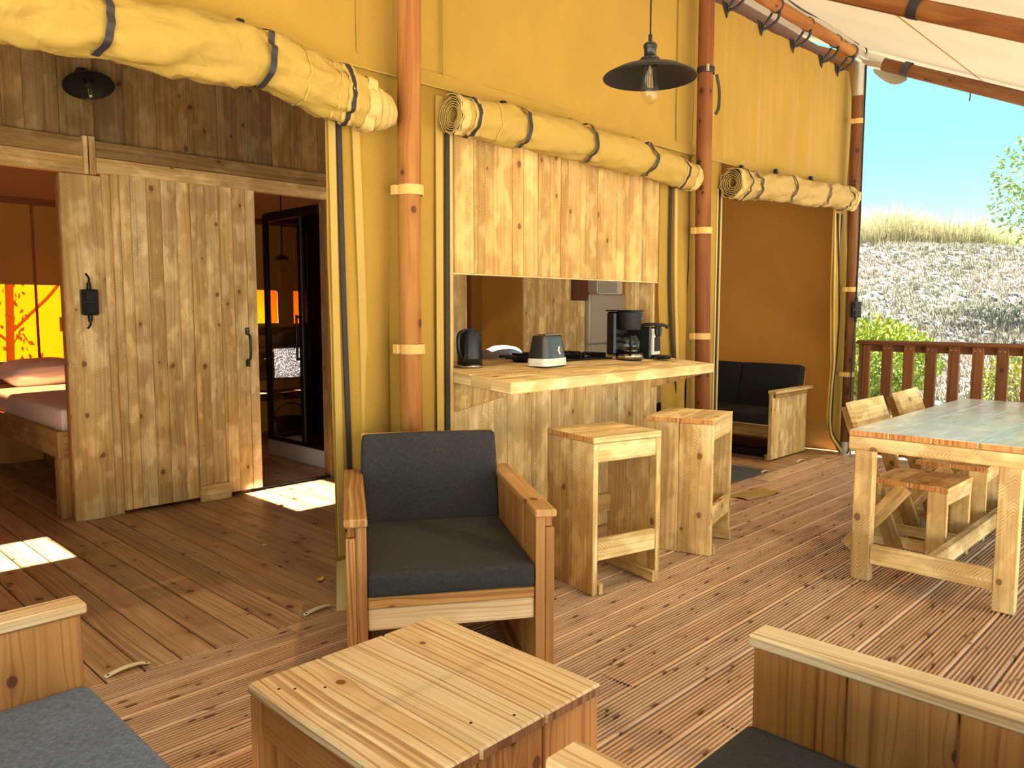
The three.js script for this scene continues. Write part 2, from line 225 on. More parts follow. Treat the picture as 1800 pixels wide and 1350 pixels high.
// ------------------------------------------------------------------ the deck
const roofY = (z, c = 3.9) => c - 0.467 * (z + 3);
{
  const floor = struct('floor');
  part('underlay', box(-1.6, 7.95, -0.12, -0.07, -8.5, 1.0), M.dark, floor);
  // smooth boards inside the tent, running front to back
  for (let i = 0; i < 66; i++) { const x0 = -1.345 + i * 0.1446; if (x0 > 7.94) break;
    const bath = x0 > 2.75 && x0 < 5.25;
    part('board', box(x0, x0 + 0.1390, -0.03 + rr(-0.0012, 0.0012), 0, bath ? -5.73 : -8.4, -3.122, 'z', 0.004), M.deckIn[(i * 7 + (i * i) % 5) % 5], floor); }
  part('bathroom_vinyl', box(2.82, 5.3, -0.03, 0.012, -8.4, -5.735, 'z'), M.vinyl, floor);
  part('threshold_strip', box(2.9, 3.66, 0, 0.022, -5.735, -5.715, 'x'), M.blackMetal, floor);
  // grooved boards outside, running along the tent
  const grooved = (L, w, smooth) => { // profile in (z, y), swept along x
    const p = [], n = 8, h = w / 2, mg = 0.010, wi = w - 2 * mg; p.push([-h, -0.034], [-h, -0.004], [-h + 0.004, 0]);
    if (!smooth) for (let k = 0; k < n; k++) { const c = -h + mg + (k + 0.5) * wi / n; p.push([c - 0.0056, 0], [c - 0.0050, -0.017], [c + 0.0050, -0.017], [c + 0.0056, 0]); }
    p.push([h - 0.004, 0], [h, -0.004], [h, -0.034]);
    const pos = [], uv = [], ou = rnd(), ov = rnd(); let acc = 0;
    for (let k = 0; k < p.length; k++) { const a = p[k], b = p[(k + 1) % p.length]; const l = Math.hypot(a[0] - b[0], a[1] - b[1]);
      const A = [-L / 2, a[1], a[0]], B = [-L / 2, b[1], b[0]], C = [L / 2, b[1], b[0]], D = [L / 2, a[1], a[0]];
      for (const [q, t, v] of [[A, acc, 0], [B, acc + l, 0], [C, acc + l, L], [A, acc, 0], [C, acc + l, L], [D, acc, L]]) { pos.push(...q); uv.push(ou + t, ov + v * 0.5); } acc += l; }
    for (const s of [-1, 1]) for (let k = 1; k < p.length - 1; k++) { const t = [p[0], p[k], p[k + 1]]; if (s > 0) t.reverse(); for (const q of t) { pos.push(s * L / 2, q[1], q[0]); uv.push(ou + q[0], ov + q[1]); } }
    const g = new THREE.BufferGeometry(); g.setAttribute('position', new THREE.Float32BufferAttribute(pos, 3)); g.setAttribute('uv', new THREE.Float32BufferAttribute(uv, 2)); g.computeVertexNormals(); return g; };
  for (let i = 0; i < 26; i++) { const zc = -3.119 + 0.0805 + i * 0.1625; if (zc > 0.95) break;
    const cuts = [-1.6, ...(i % 3 === 0 ? [1.9 + rr(-0.2, 0.2), 6.2 + rr(-0.5, 0.3)] : i % 3 === 1 ? [0.4, 4.62 + rr(-0.3, 0.2)] : [2.35, 5.6 + rr(-0.3, 0.3)]), 7.95];
    for (let k = 0; k < cuts.length - 1; k++) { const a = cuts[k] + 0.0015, b = cuts[k + 1] - 0.0015;
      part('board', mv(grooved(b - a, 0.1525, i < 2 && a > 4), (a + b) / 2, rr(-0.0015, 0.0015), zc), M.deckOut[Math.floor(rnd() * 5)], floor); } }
  part('fascia_board', box(-1.6, 7.95, -0.25, -0.03, 1.0, 1.03, 'x'), M.deckOut[1], floor);
}

// ------------------------------------------------------------------ terrain outside
const hillH = (x, z) => {
  const tilt = 1 - 0.022 * (z + 6.8), a = 3.42 * tilt * sst(0, 1, 0) , rise = clamp((x - 9.6) / 13.4);
  let y = -0.34 + 3.45 * tilt * (rise * 0.86 + 0.14 * rise * rise) - (x > 23 ? 0.02 * (x - 23) : 0);
  const back = clamp((-z - 12.5) / 14); y = Math.max(y, -0.34 + 3.4 * back * clamp((30 - x) / 12 + 0.4));
  y = Math.max(y, -0.34 + 0.5 * clamp(z - 6, 0, 9) * sst(22, 12, x));  // sunlit bank out of view, added to throw light at the tent front
  y = Math.max(y, -0.34 + 0.42 * clamp(-5.5 - x, 0, 8));  // unseen left bank, added to bounce light onto the stool sides
  return y + a * 0 + 0.10 * (fbm(x * 0.9 + 40, z * 0.9 + 40, 256, 256, 3) - 0.5) * sst(8.5, 11, Math.max(x, -z - 1)) ;
};
{
  const nx = 150, nz = 130, x0 = -40, x1 = 62, z0 = -52, z1 = 34;
  const g = sheet(nx, nz, (u, v) => { const uu = u, x = x0 + (x1 - x0) * uu, z = z1 + (z0 - z1) * v; return [x, hillH(x, z), z]; });
  const p = g.attributes.position, c = new Float32Array(p.count * 3);
  for (let i = 0; i < p.count; i++) { const x = p.getX(i), z = p.getZ(i), n = fbm(x * 0.8 + 50, z * 0.8 + 50, 256, 256, 9), m = pn(x * 3 + 50, z * 3 + 50, 256, 256, 5);
    let k = lerp3([0.16, 0.13, 0.105], [0.235, 0.21, 0.185], n); k = lerp3(k, [0.2, 0.19, 0.1], sst(0.55, 0.75, m) * 0.35); k = lerp3(k, lerp3([0.56, 0.53, 0.47], [0.66, 0.63, 0.57], m), Math.max(sst(0.2, 1, z), sst(-8, -9, z), sst(-1.6, -2.4, x)) * sst(13, 9, x)); k.forEach((v, j) => { c[i * 3 + j] = v; }); }  // ground front, left and behind made paler to bounce more light in
  g.setAttribute('color', new THREE.BufferAttribute(c, 3));
  const m = part('ground', g, std({ vertexColors: true, roughness: 1 }), scene); m.userData.kind = 'structure'; m.userData.label = 'dry stony hillside and ground around the tent';
}
const dummy = new THREE.Object3D();
function scatter(name, geo, mat, n, place, parent, kind, label) { const im = new THREE.InstancedMesh(geo, mat, n); im.name = parent === scene ? numbered(name) : name; im.castShadow = im.receiveShadow = true;
  for (let i = 0; i < n; i++) { const c = place(dummy, i); dummy.updateMatrix(); im.setMatrixAt(i, dummy.matrix); if (c) im.setColorAt(i, new THREE.Color().setRGB(...c)); }
  parent.add(im); if (kind) im.userData.kind = kind; if (label) im.userData.label = label; return im; }
{
  // view fan on the slope: px 1440..1900
  const r = rng(99), fan = (d, t) => { const a = 0.40 + t * 0.42; return [(0.7145 + 0.6997 * a) * d, (-0.6997 + 0.7145 * a) * d]; };
  const stone = new THREE.IcosahedronGeometry(1, 1); { const p = stone.attributes.position; for (let i = 0; i < p.count; i++) { const k = 0.75 + 0.5 * pn(p.getX(i) * 2 + 9, p.getY(i) * 2 + p.getZ(i) * 3 + 9); p.setXYZ(i, p.getX(i) * k, p.getY(i) * k * 0.6, p.getZ(i) * k); } stone.computeVertexNormals(); }
  scatter('hillside_stones', stone, std({ color: 0xffffff, roughness: 0.95 }), 5200, (o) => { const [x, z] = fan(mix(9.6, 23.5, Math.pow(r(), 0.75)), r()), s = mix(0.02, 0.085, Math.pow(r(), 2.2)); o.position.set(x, hillH(x, z) + s * 0.15, z); o.rotation.set(r() * 0.6, r() * 6, r() * 0.6); o.scale.set(s * (1 + r()), s, s * (1 + r())); const k = mix(0.13, 0.3, r()); return [k, k * 0.97, k * 0.95]; }, scene, 'stuff', 'grey stones strewn over the dry slope');
  const blade = (n, h, w, lean, seed) => { const q = rng(seed), pos = []; for (let i = 0; i < n; i++) { const a = q() * 6.28, hh = h * mix(0.6, 1, q()), l = lean * q(), bx = (q() - 0.5) * 0.12, bz = (q() - 0.5) * 0.12, dx = Math.cos(a), dz = Math.sin(a), sx = -dz * w, sz = dx * w;
      const m = [bx + dx * l * hh * 0.35, hh * 0.6, bz + dz * l * hh * 0.35], t = [bx + dx * l * hh, hh, bz + dz * l * hh];
      pos.push(bx - sx, 0, bz - sz, bx + sx, 0, bz + sz, m[0] + sx * 0.8, m[1], m[2] + sz * 0.8, bx - sx, 0, bz - sz, m[0] + sx * 0.8, m[1], m[2] + sz * 0.8, m[0] - sx * 0.8, m[1], m[2] - sz * 0.8, m[0] - sx * 0.8, m[1], m[2] - sz * 0.8, m[0] + sx * 0.8, m[1], m[2] + sz * 0.8, ...t); }
    const g = new THREE.BufferGeometry(); g.setAttribute('position', new THREE.Float32BufferAttribute(pos, 3)); g.setAttribute('uv', new THREE.Float32BufferAttribute(new Float32Array(pos.length / 3 * 2), 2)); g.computeVertexNormals(); return g; };
  const gm = () => phy({ color: 0xffffff, roughness: 0.9, transmission: 0.3, thickness: 0 });
  scatter('low_dry_grass', blade(9, 0.16, 0.006, 0.9, 3), gm(), 9000, (o) => { const [x, z] = fan(mix(9.0, 23.2, Math.pow(r(), 0.8)), r()), s = mix(0.6, 1.4, r()); o.position.set(x, hillH(x, z) - 0.01, z); o.rotation.set(0, r() * 6, 0); o.scale.setScalar(s); const g = sst(0.60, 0.68, fbm(x * 0.35 + 30, z * 0.35 + 30, 256, 256, 21)), a = r(); return lerp3(lerp3([0.26, 0.215, 0.155], [0.2, 0.175, 0.15], a), [0.12, 0.145, 0.09], g * 0.6); }, scene, 'stuff', 'short dry grass over the stony slope');
  scatter('tall_dry_grass', blade(14, 0.8, 0.006, 0.6, 5), gm(), 8000, (o) => { const [x, z] = fan(mix(22.6, 27.5, Math.pow(r(), 1.2)), r()), s = (mix(0.5, 1.05, r()) + 0.7 * Math.pow(r(), 5)) * (0.6 + 0.8 * pn(x * 0.9 + 20, z * 0.9 + 20)); o.position.set(x, hillH(x, z) - 0.02, z); o.rotation.set(0, r() * 6, 0); o.scale.set(s * 1.2, s, s * 1.2); const a = r(), gr = sst(24, 26, x * 0.97); return lerp3(lerp3([0.52, 0.43, 0.27], [0.42, 0.33, 0.21], a), [0.38, 0.46, 0.21], 0.25 + gr * (0.3 + 0.45 * a)); }, scene, 'stuff', 'tall yellow grass along the crest of the slope');
}
// leafy plants: one foliage piece of many leaves, stems
const leafGeo = (l, w) => { const g = new THREE.BufferGeometry(); g.setAttribute('position', new THREE.Float32BufferAttribute([0, 0, 0, w, l * 0.5, 0.1 * l, 0, l, 0, 0, 0, 0, 0, l, 0, -w, l * 0.5, 0.1 * l], 3)); g.setAttribute('uv', new THREE.Float32BufferAttribute(new Float32Array(12), 2)); g.computeVertexNormals(); return g; };
const leafMat = phy({ color: 0xffffff, roughness: 0.6, transmission: 0.4, thickness: 0 });
function shrub(label, [x, z], rx, h, n, cols, seed, y0 = 0.3) {
  const y = hillH(x, z), t = thing('shrub', label, 'shrub', [x, y, z]), r = rng(seed);
  const st = []; for (let k = 0; k < 14; k++) { const a = r() * 6.28, b = rx * mix(0.3, 0.8, r()); st.push(tube([[0.05 * Math.cos(a), 0, 0.05 * Math.sin(a)], [b * 0.4 * Math.cos(a + 0.3), h * 0.35, b * 0.4 * Math.sin(a + 0.3)], [b * Math.cos(a), h * mix(0.6, 0.9, r()), b * Math.sin(a)]], 0.009, 10, 5)); }
  part('stem', st, std({ color: col(0.16, 0.1, 0.06), roughness: 0.9 }), t);
  scatter('foliage', leafGeo(0.055, 0.017), leafMat, n, (o) => { let p; do { p = V(r() * 2 - 1, r() * 2 - 1, r() * 2 - 1); } while (p.length() > 1); p.normalize().multiplyScalar(Math.pow(r(), 0.25)); const lump = 0.85 + 0.3 * pn(p.x * 3 + 9, p.y * 3 + p.z * 2 + 9);
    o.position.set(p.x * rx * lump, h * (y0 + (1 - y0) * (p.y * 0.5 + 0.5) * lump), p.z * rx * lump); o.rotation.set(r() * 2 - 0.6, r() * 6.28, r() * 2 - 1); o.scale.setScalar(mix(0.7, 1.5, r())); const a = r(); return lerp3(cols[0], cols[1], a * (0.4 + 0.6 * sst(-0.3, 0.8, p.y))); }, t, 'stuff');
}
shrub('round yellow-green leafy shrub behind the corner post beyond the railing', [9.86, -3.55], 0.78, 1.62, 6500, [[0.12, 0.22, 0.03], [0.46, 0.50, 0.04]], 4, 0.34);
shrub('low sparse yellow-green shrub beyond the railing above the dining table', [10.9, -2.1], 0.5, 1.05, 1500, [[0.2, 0.24, 0.05], [0.46, 0.42, 0.07]], 8, 0.1);
shrub('tangle of dry brown twigs and leaves under the round shrub', [9.3, -3.1], 0.7, 0.6, 1500, [[0.34, 0.24, 0.12], [0.46, 0.42, 0.14]], 12, 0.05);
{ // tree at the right edge
  const t = thing('tree', 'green tree whose leafy branches hang in at the right edge of the sky', 'tree', [16.5, hillH(16.5, -2.3), -2.3]), r = rng(31), b = [];
  part('trunk', tube([[0.3, 0, 0.2], [0.2, 1.4, 0.1], [0, 3.2, 0]], 0.11, 16, 8), std({ color: col(0.2, 0.15, 0.1), roughness: 0.95 }), t);
  for (let k = 0; k < 26; k++) { const a = r() * 6.28, q = mix(0.6, 1.15, r()), h = mix(-0.7, 0.9, r()); b.push(tube([[0, 2.4, 0], [q * 0.5 * Math.cos(a), 2.5 + h * 0.8, q * 0.5 * Math.sin(a)], [q * Math.cos(a), 2.3 + h, q * Math.sin(a)]], 0.016, 10, 5)); }
  part('branch', b, std({ color: col(0.2, 0.15, 0.1), roughness: 0.95 }), t);
  scatter('foliage', leafGeo(0.075, 0.017), leafMat, 4200, (o) => { let p; do { p = V(r() * 2 - 1, r() * 2 - 1, r() * 2 - 1); } while (p.length() > 1 || pn(p.x * 3 + 9, p.y * 3 + p.z * 2 + 9) < 0.35); o.position.set(p.x * 1.65, 2.4 + p.y * 1.35, p.z * 1.65); o.rotation.set(r() * 3, r() * 6.28, r() * 3); o.scale.setScalar(mix(0.8, 1.7, r())); return lerp3([0.13, 0.2, 0.05], [0.3, 0.38, 0.11], r()); }, t, 'stuff');
}
{ // tree and bushes behind the tent, seen through the orange windows
  const r = rng(71), bark = std({ color: col(0.05, 0.035, 0.02), roughness: 0.95 });
  const t = thing('tree', 'bare young tree behind the orange bedroom window', 'tree', [2.30, -0.34, -10.2]);
  part('trunk', tube([[0, 0, 0], [0.03, 1.2, 0], [0.06, 2.2, 0], [0.05, 3.4, 0]], 0.042, 20, 8), bark, t);
  part('branch', [tube([[0.04, 1.5, 0], [0.25, 1.72, 0], [0.52, 2.02, 0.02], [0.8, 2.5, 0.02]], 0.018, 12, 6), tube([[0.03, 1.4, 0], [-0.2, 1.65, 0], [-0.34, 2.0, 0]], 0.016, 12, 6), tube([[0.04, 1.35, 0], [0.14, 1.5, 0.03], [0.2, 1.42, 0.03]], 0.008, 10, 5)], bark, t);
  scatter('leaf', leafGeo(0.075, 0.02), std({ color: col(0.06, 0.05, 0.02), side: THREE.DoubleSide }), 60, (o) => { o.position.set(mix(-0.2, 0.25, r()), mix(1.2, 2.2, r()), mix(-0.1, 0.1, r())); o.rotation.set(2.8 + r() * 0.6, r() * 6, r()); o.scale.setScalar(mix(0.7, 1.3, r())); }, t, 'stuff');
  shrub('dark low bush behind the bedroom window', [2.62, -9.9], 0.42, 1.2, 1200, [[0.05, 0.05, 0.02], [0.1, 0.09, 0.03]], 14, 0.3);
}

// ------------------------------------------------------------------ roof, inner walls and ceilings
{
  const holes = [[-1.1, 1.38, -5.46, -4.9], [2.83, 3.5, -5.68, -4.9]];  // added openings, out of view, aimed so sun patches fall on the hall floor
  const lift = (x, z, c) => { const t = (c - 0.467 * (z + 3)) / (SUN_DIR.y + 0.467 * SUN_DIR.z); return [x + t * SUN_DIR.x, z + t * SUN_DIR.z]; };
  const plane = (x0, x1, z0, z1, c, hs) => { const s = new THREE.Shape([[x0, z0], [x1, z0], [x1, z1], [x0, z1]].map(([x, z]) => new THREE.Vector2(x, z)));
    for (const h of hs) s.holes.push(new THREE.Path([[h[0], h[2]], [h[1], h[2]], [h[1], h[3]], [h[0], h[3]]].map(([x, z]) => new THREE.Vector2(...lift(x, z, c)))));
    const g = new THREE.ShapeGeometry(s), p = g.attributes.position; for (let i = 0; i < p.count; i++) { const x = p.getX(i), z = p.getY(i); p.setXYZ(i, x, roofY(z, c), z); } g.computeVertexNormals(); return g; };
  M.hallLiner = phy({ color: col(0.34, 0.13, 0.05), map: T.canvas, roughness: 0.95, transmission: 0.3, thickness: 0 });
  const roof = struct('roof');
  part('front_slope', plane(-1.7, 8.2, 0.42, -4.9, 3.9, holes), M.roof, roof);
  // added roof windows, unseen, throwing sun on the washstand, bed and far pillow
  const up = (x, y, z, f) => { let t = 0; for (let i = 0; i < 40; i++) { const p = y + t * SUN_DIR.y - f(z + t * SUN_DIR.z); t -= p / SUN_DIR.y * 0.7; } return [x + t * SUN_DIR.x, z + t * SUN_DIR.z]; };
  const ZR = -4.9, backY = (z) => roofY(ZR) - 0.467 * (ZR - z), linerY = (z) => 2.46 + 0.3 * (z + 8.4);
  const spots = [[4.15, 4.75, 0.85, -7.9, -7.765], [1.62, 2.5, 0.76, -7.75, -7.2], [6.95, 7.5, 0.9, -7.36, -7.15]];
  const holed = (x0, x1, z0, z1, f) => { const s = new THREE.Shape([[x0, z0], [x1, z0], [x1, z1], [x0, z1]].map((p) => new THREE.Vector2(...p)));
    for (const [a, b, y, c, d] of spots) { const l = up(a, y, c, f), h = up(b, y, d, f); s.holes.push(new THREE.Path([[l[0], l[1]], [h[0], l[1]], [h[0], h[1]], [l[0], h[1]]].map((p) => new THREE.Vector2(...p)))); }
    const g = new THREE.ShapeGeometry(s), p = g.attributes.position; for (let i = 0; i < p.count; i++) { const x = p.getX(i), z = p.getY(i); p.setXYZ(i, x, f(z), z); } g.computeVertexNormals(); return g; };
  spots.forEach(([a, b, y, c, d], i) => { const l = up(a, y, c, backY), h = up(b, y, d, backY); part('added_roof_window', sheet(1, 1, (u, v) => { const z = mix(l[1], h[1], v); return [mix(l[0], h[0], u), backY(z) + 0.004, z]; }), i === 1 ? M.amber ?? (M.amber = phy({ color: col(0.42, 0.19, 0.075), roughness: 0.0, transmission: 1, thickness: 0, ior: 1.3 })) : M.glass, roof); });  // panes of the added openings; amber one turns the sun on the bed orange
  part('back_slope', holed(-1.7, 8.2, -9.3, ZR, backY), M.roof, roof);
  for (const z of [-2.0, -0.6]) part('roof_seam', sheet(40, 1, (u, v) => [-1.7 + 9.7 * u, roofY(z - 0.02 * v) - 0.004, z - 0.02 * v], 9.7, 0.02), M.tape, roof);
  const ceil = struct('ceiling');
  part('hall_liner', plane(-1.4, 7.95, -3.14, -4.9, 3.74, holes), M.hallLiner, ceil); part('hall_liner', sheet(2, 2, (u, v) => { const z = mix(-5.70, ZR, v); return [-1.4 + 9.35 * u, backY(z) - 0.16, z]; }), M.hallLiner, ceil);
  for (const h of holes) { const [a, b] = [lift(h[0], h[2], 3.9), lift(h[1], h[3], 3.9)]; part('added_roof_window', sheet(1, 1, (u, v) => { const z = mix(a[1], b[1], v); return [mix(a[0], b[0], u), roofY(z, 3.905), z]; }), M.glass, ceil); }  // clear panes over the added hall openings
  part('bedroom_liner', holed(-1.4, 7.95, -8.4, -5.75, linerY), M.innerCeil, ceil);
  // back wall with windows
  const wb = struct('wall_back'), s = new THREE.Shape([[-1.4, -0.05], [7.95, -0.05], [7.95, 3.05], [-1.4, 3.05]].map((p) => new THREE.Vector2(...p)));
  const wins = [[0.75, 2.43, 0.95, 1.66], [3.95, 4.655, 1.275, 1.655], [4.86, 5.13, 1.27, 1.65]];
  const rr4 = ([x0, x1, y0, y1], r) => { const p = new THREE.Path(); p.moveTo(x0, y0); p.lineTo(x1, y0); p.lineTo(x1, y1 - r); p.quadraticCurveTo(x1, y1, x1 - r * 2.4, y1); p.lineTo(x0, y1); p.lineTo(x0, y0); return p; };
  for (const w of wins) s.holes.push(rr4(w, 0.03));
  part('canvas_panel', mv(new THREE.ShapeGeometry(s), 0, 0, -8.4), M.inner, wb);
  for (const x of [2.155, 0.9, 3.3, 6.4]) part('canvas_seam', box(x - 0.012, x + 0.012, 0, 2.5, -8.396, -8.388), M.innerCeil, wb);
  part('ceiling_seam', box(-1.4, 7.95, 2.40, 2.47, -8.398, -8.39, 'x'), M.innerCeil, wb);
  wins.forEach((w, i) => { const g = new THREE.ShapeGeometry(new THREE.Shape(rr4(w, 0.03).getPoints(8))); const o = part('window_' + (i + 1), mv(g, 0, 0, -8.405), M.film, scene); o.name = 'window_' + (i + 1); o.userData.kind = 'structure'; });
  // sides and partitions
  for (const [n, x] of [['wall_left', -1.4], ['wall_right', 7.95]]) { const w = struct(n), q = new THREE.Shape([[-3.12, -0.05], [-8.4, -0.05], [-8.4, 3.1], [-4.9, 4.72], [-3.12, 3.9]].map((p) => new THREE.Vector2(-p[0], p[1])));
    if (n === 'wall_right') q.holes.push(new THREE.Path([[6.0, 0.95], [7.4, 0.95], [7.4, 1.85], [6.0, 1.85]].map((p) => new THREE.Vector2(...p))));  // opening for the added side window
    part('canvas_panel', new THREE.ShapeGeometry(q).rotateY(PI / 2).translate(x, 0, 0), n === 'wall_right' ? M.innerSide ?? (M.innerSide = phy({ color: col(0.50, 0.215, 0.03), map: T.canvas, bumpMap: T.crease, bumpScale: 0.003, roughness: 0.95, transmission: 0.1, thickness: 0 })) : M.inner, w);
    part('hem_band', box(x - 0.006, x + 0.006, 0, 0.28, -8.4, -3.14, 'z'), M.webbing, w); }
  { const o = part('window_4', sheet(1, 1, (u, v) => [7.952, 0.95 + 0.9 * v, -6.0 - 1.4 * u]), M.glass, scene); o.name = 'window_4'; o.userData.kind = 'structure'; }  // unseen side window, added to light the far bedroom pillow
  for (const [k, x] of [[1, 2.82], [2, 5.3]]) { const w = struct('wall_partition_' + k); part('canvas_panel', sheet(2, 2, (u, v) => [x, 3.2 * v, -5.75 - 2.65 * u], 2.65, 3.2), M.inner, w); }
}

// ------------------------------------------------------------------ timber wall across the tent
{
  const w = struct('wall_timber');
  const seams = [-1.4, -1.2, -1.0, -0.8, -0.6, -0.4, -0.2, 0, 0.2, 0.4, 0.6, 0.8, 1.0, 1.17, 1.34, 1.461, 1.661, 1.872, 2.066, 2.277, 2.498, 2.723, 2.939, 3.162, 3.359, 3.567, 3.66];
  const front = (x0, x1, y0, y1, m) => part('plank', box(x0 + 0.001, x1 - 0.001, y0, y1, -5.752, -5.73 + rr(-0.002, 0.002)), m, w);
  for (let i = 0; i < seams.length - 1; i++) front(seams[i], seams[i + 1], seams[i] < 0.55 ? 0 : 2.42, 3.3, M.scafDark[(i * 3) % 5]);
  for (let x = 3.66; x < 5.2; x += 0.195) front(x, Math.min(x + 0.195, 5.348), 0, 3.4, pick(M.scaf));
  front(5.348, 5.7, 2.1, 3.4, M.scaf[1]); front(5.7, 6.024, 2.1, 3.4, M.scaf[3]);
  for (const [a, b] of [[6.024, 6.274], [6.274, 6.497], [6.497, 6.71], [6.71, 6.9], [6.9, 7.06]]) front(a, b, 0, 3.4, pick([M.scaf[2], M.scaf[4], M.scaf[3]]));
  front(7.06, 7.5, 1.95, 3.4, M.scafDark[1]); front(7.5, 7.95, 1.95, 3.4, M.scafDark[2]);
  // beams over the openings
  part('header_beam', box(-1.4, 1.775, 2.315, 2.43, -5.73, -5.665, 'x', 0.005), M.scaf[3], w);
  part('header_beam', box(-1.4, 1.775, 2.432, 2.55, -5.73, -5.67, 'x', 0.005), M.scafDark[2], w);
  part('header_beam', box(1.845, 3.66, 2.33, 2.43, -5.73, -5.66, 'x', 0.005), M.scaf[3], w);
  part('header_beam', box(1.845, 3.66, 2.433, 2.535, -5.73, -5.655, 'x', 0.005), M.scafDark[0], w);
  part('cover_strip', box(1.772, 1.80, 2.315, 2.56, -5.73, -5.655), M.scaf[1], w);
  part('cover_strip', box(1.806, 1.845, 2.315, 2.56, -5.73, -5.65), M.scaf[3], w);
  // jamb boards
  part('jamb', box(1.632, 1.885, 0, 2.312, -5.73, -5.695), M.scaf[1], w);
  part('jamb', box(1.632, 1.668, 0, 2.312, -5.80, -5.731), M.scafDark[2], w);
  part('jamb', box(1.887, 1.945, 0, 2.33, -5.73, -5.71), M.scaf[4], w);
  part('jamb', box(3.612, 3.66, 0, 2.33, -5.80, -5.69), M.scafDark[0], w);
  // sliding door
  const d = struct('door_1'); const ds = [1.935, 1.985, 2.055, 2.162, 2.261, 2.365, 2.465, 2.571, 2.675, 2.782, 2.888, 2.965];
  for (let i = 0; i < ds.length - 1; i++) part('plank', box(ds[i] + 0.0012, ds[i + 1] - 0.0012, 0.03, 2.335, -5.695, -5.662 + rr(-0.003, 0.003)), M.scaf[[1, 3, 0, 3, 1, 2, 3, 1, 3, 4, 1][i]], d);
  part('floor_guide', box(2.46, 2.69, 0.0, 0.12, -5.66, -5.625, 'x'), M.scaf[3], d);
  const h = part('handle', [tube([[2.872, 1.24, -5.66], [2.872, 1.225, -5.62], [2.872, 1.14, -5.612], [2.872, 1.055, -5.62], [2.872, 1.04, -5.66]], 0.009, 24, 8), box(2.855, 2.889, 1.235, 1.29, -5.662, -5.655), box(2.855, 2.889, 0.99, 1.045, -5.662, -5.655)], M.blackMetal, d, 'black iron pull handle');
  part('screw', [1.275, 1.25, 1.03, 1.005].map((y) => cyl(0.004, 0.004, 0.004, 8).rotateX(PI / 2).translate(2.872, y, -5.654)), M.screw, h);
}
{ // kitchen front: panel above the hatch, panel below, short side return
  const w = struct('wall_kitchen'), up = [2.735, 2.765, 2.908, 2.993, 3.206, 3.30, 3.421, 3.53, 3.624, 3.693, 3.812, 3.983, 4.131, 4.267, 4.467, 4.68];
  for (let i = 0; i < up.length - 1; i++) part('plank', box(up[i] + 0.001, up[i + 1] - 0.001, 1.62, 2.62, -3.16, -3.135 + rr(-0.002, 0.002)), M.scafGoldDimmed[(i * 2 + (i >> 2)) % 3], w);
  part('bottom_batten', box(2.735, 4.68, 1.612, 1.62, -3.17, -3.132, 'x'), M.scaf[0], w);
  const lo = [2.70, 2.745, 2.962, 3.06, 3.164, 3.366, 3.544, 3.76, 3.88, 3.973, 4.218, 4.38, 4.599, 4.68];
  for (let i = 0; i < lo.length - 1; i++) part('plank', box(lo[i] + 0.001, lo[i + 1] - 0.001, 0, 1.05, -3.16, -3.135 + rr(-0.002, 0.002)), M.scaf[[1, 0, 2, 0, 4, 1, 0, 2, 4, 0, 1, 2, 0][i]], w);
  for (const [a, b] of [[-3.285, -3.165], [-3.41, -3.287]]) part('plank', box(4.655, 4.68, 0, 2.62, a, b), M.scaf[a < -3.3 ? 2 : 3], w);
  part('canvas_edge', sheet(3, 20, (u, v) => [4.685 + 0.03 * u, 2.6 * v, -3.20 + 0.02 * Math.sin(v * 9 + u) - 0.03 * u], 0.1, 2.6), M.tapePale, w);
}

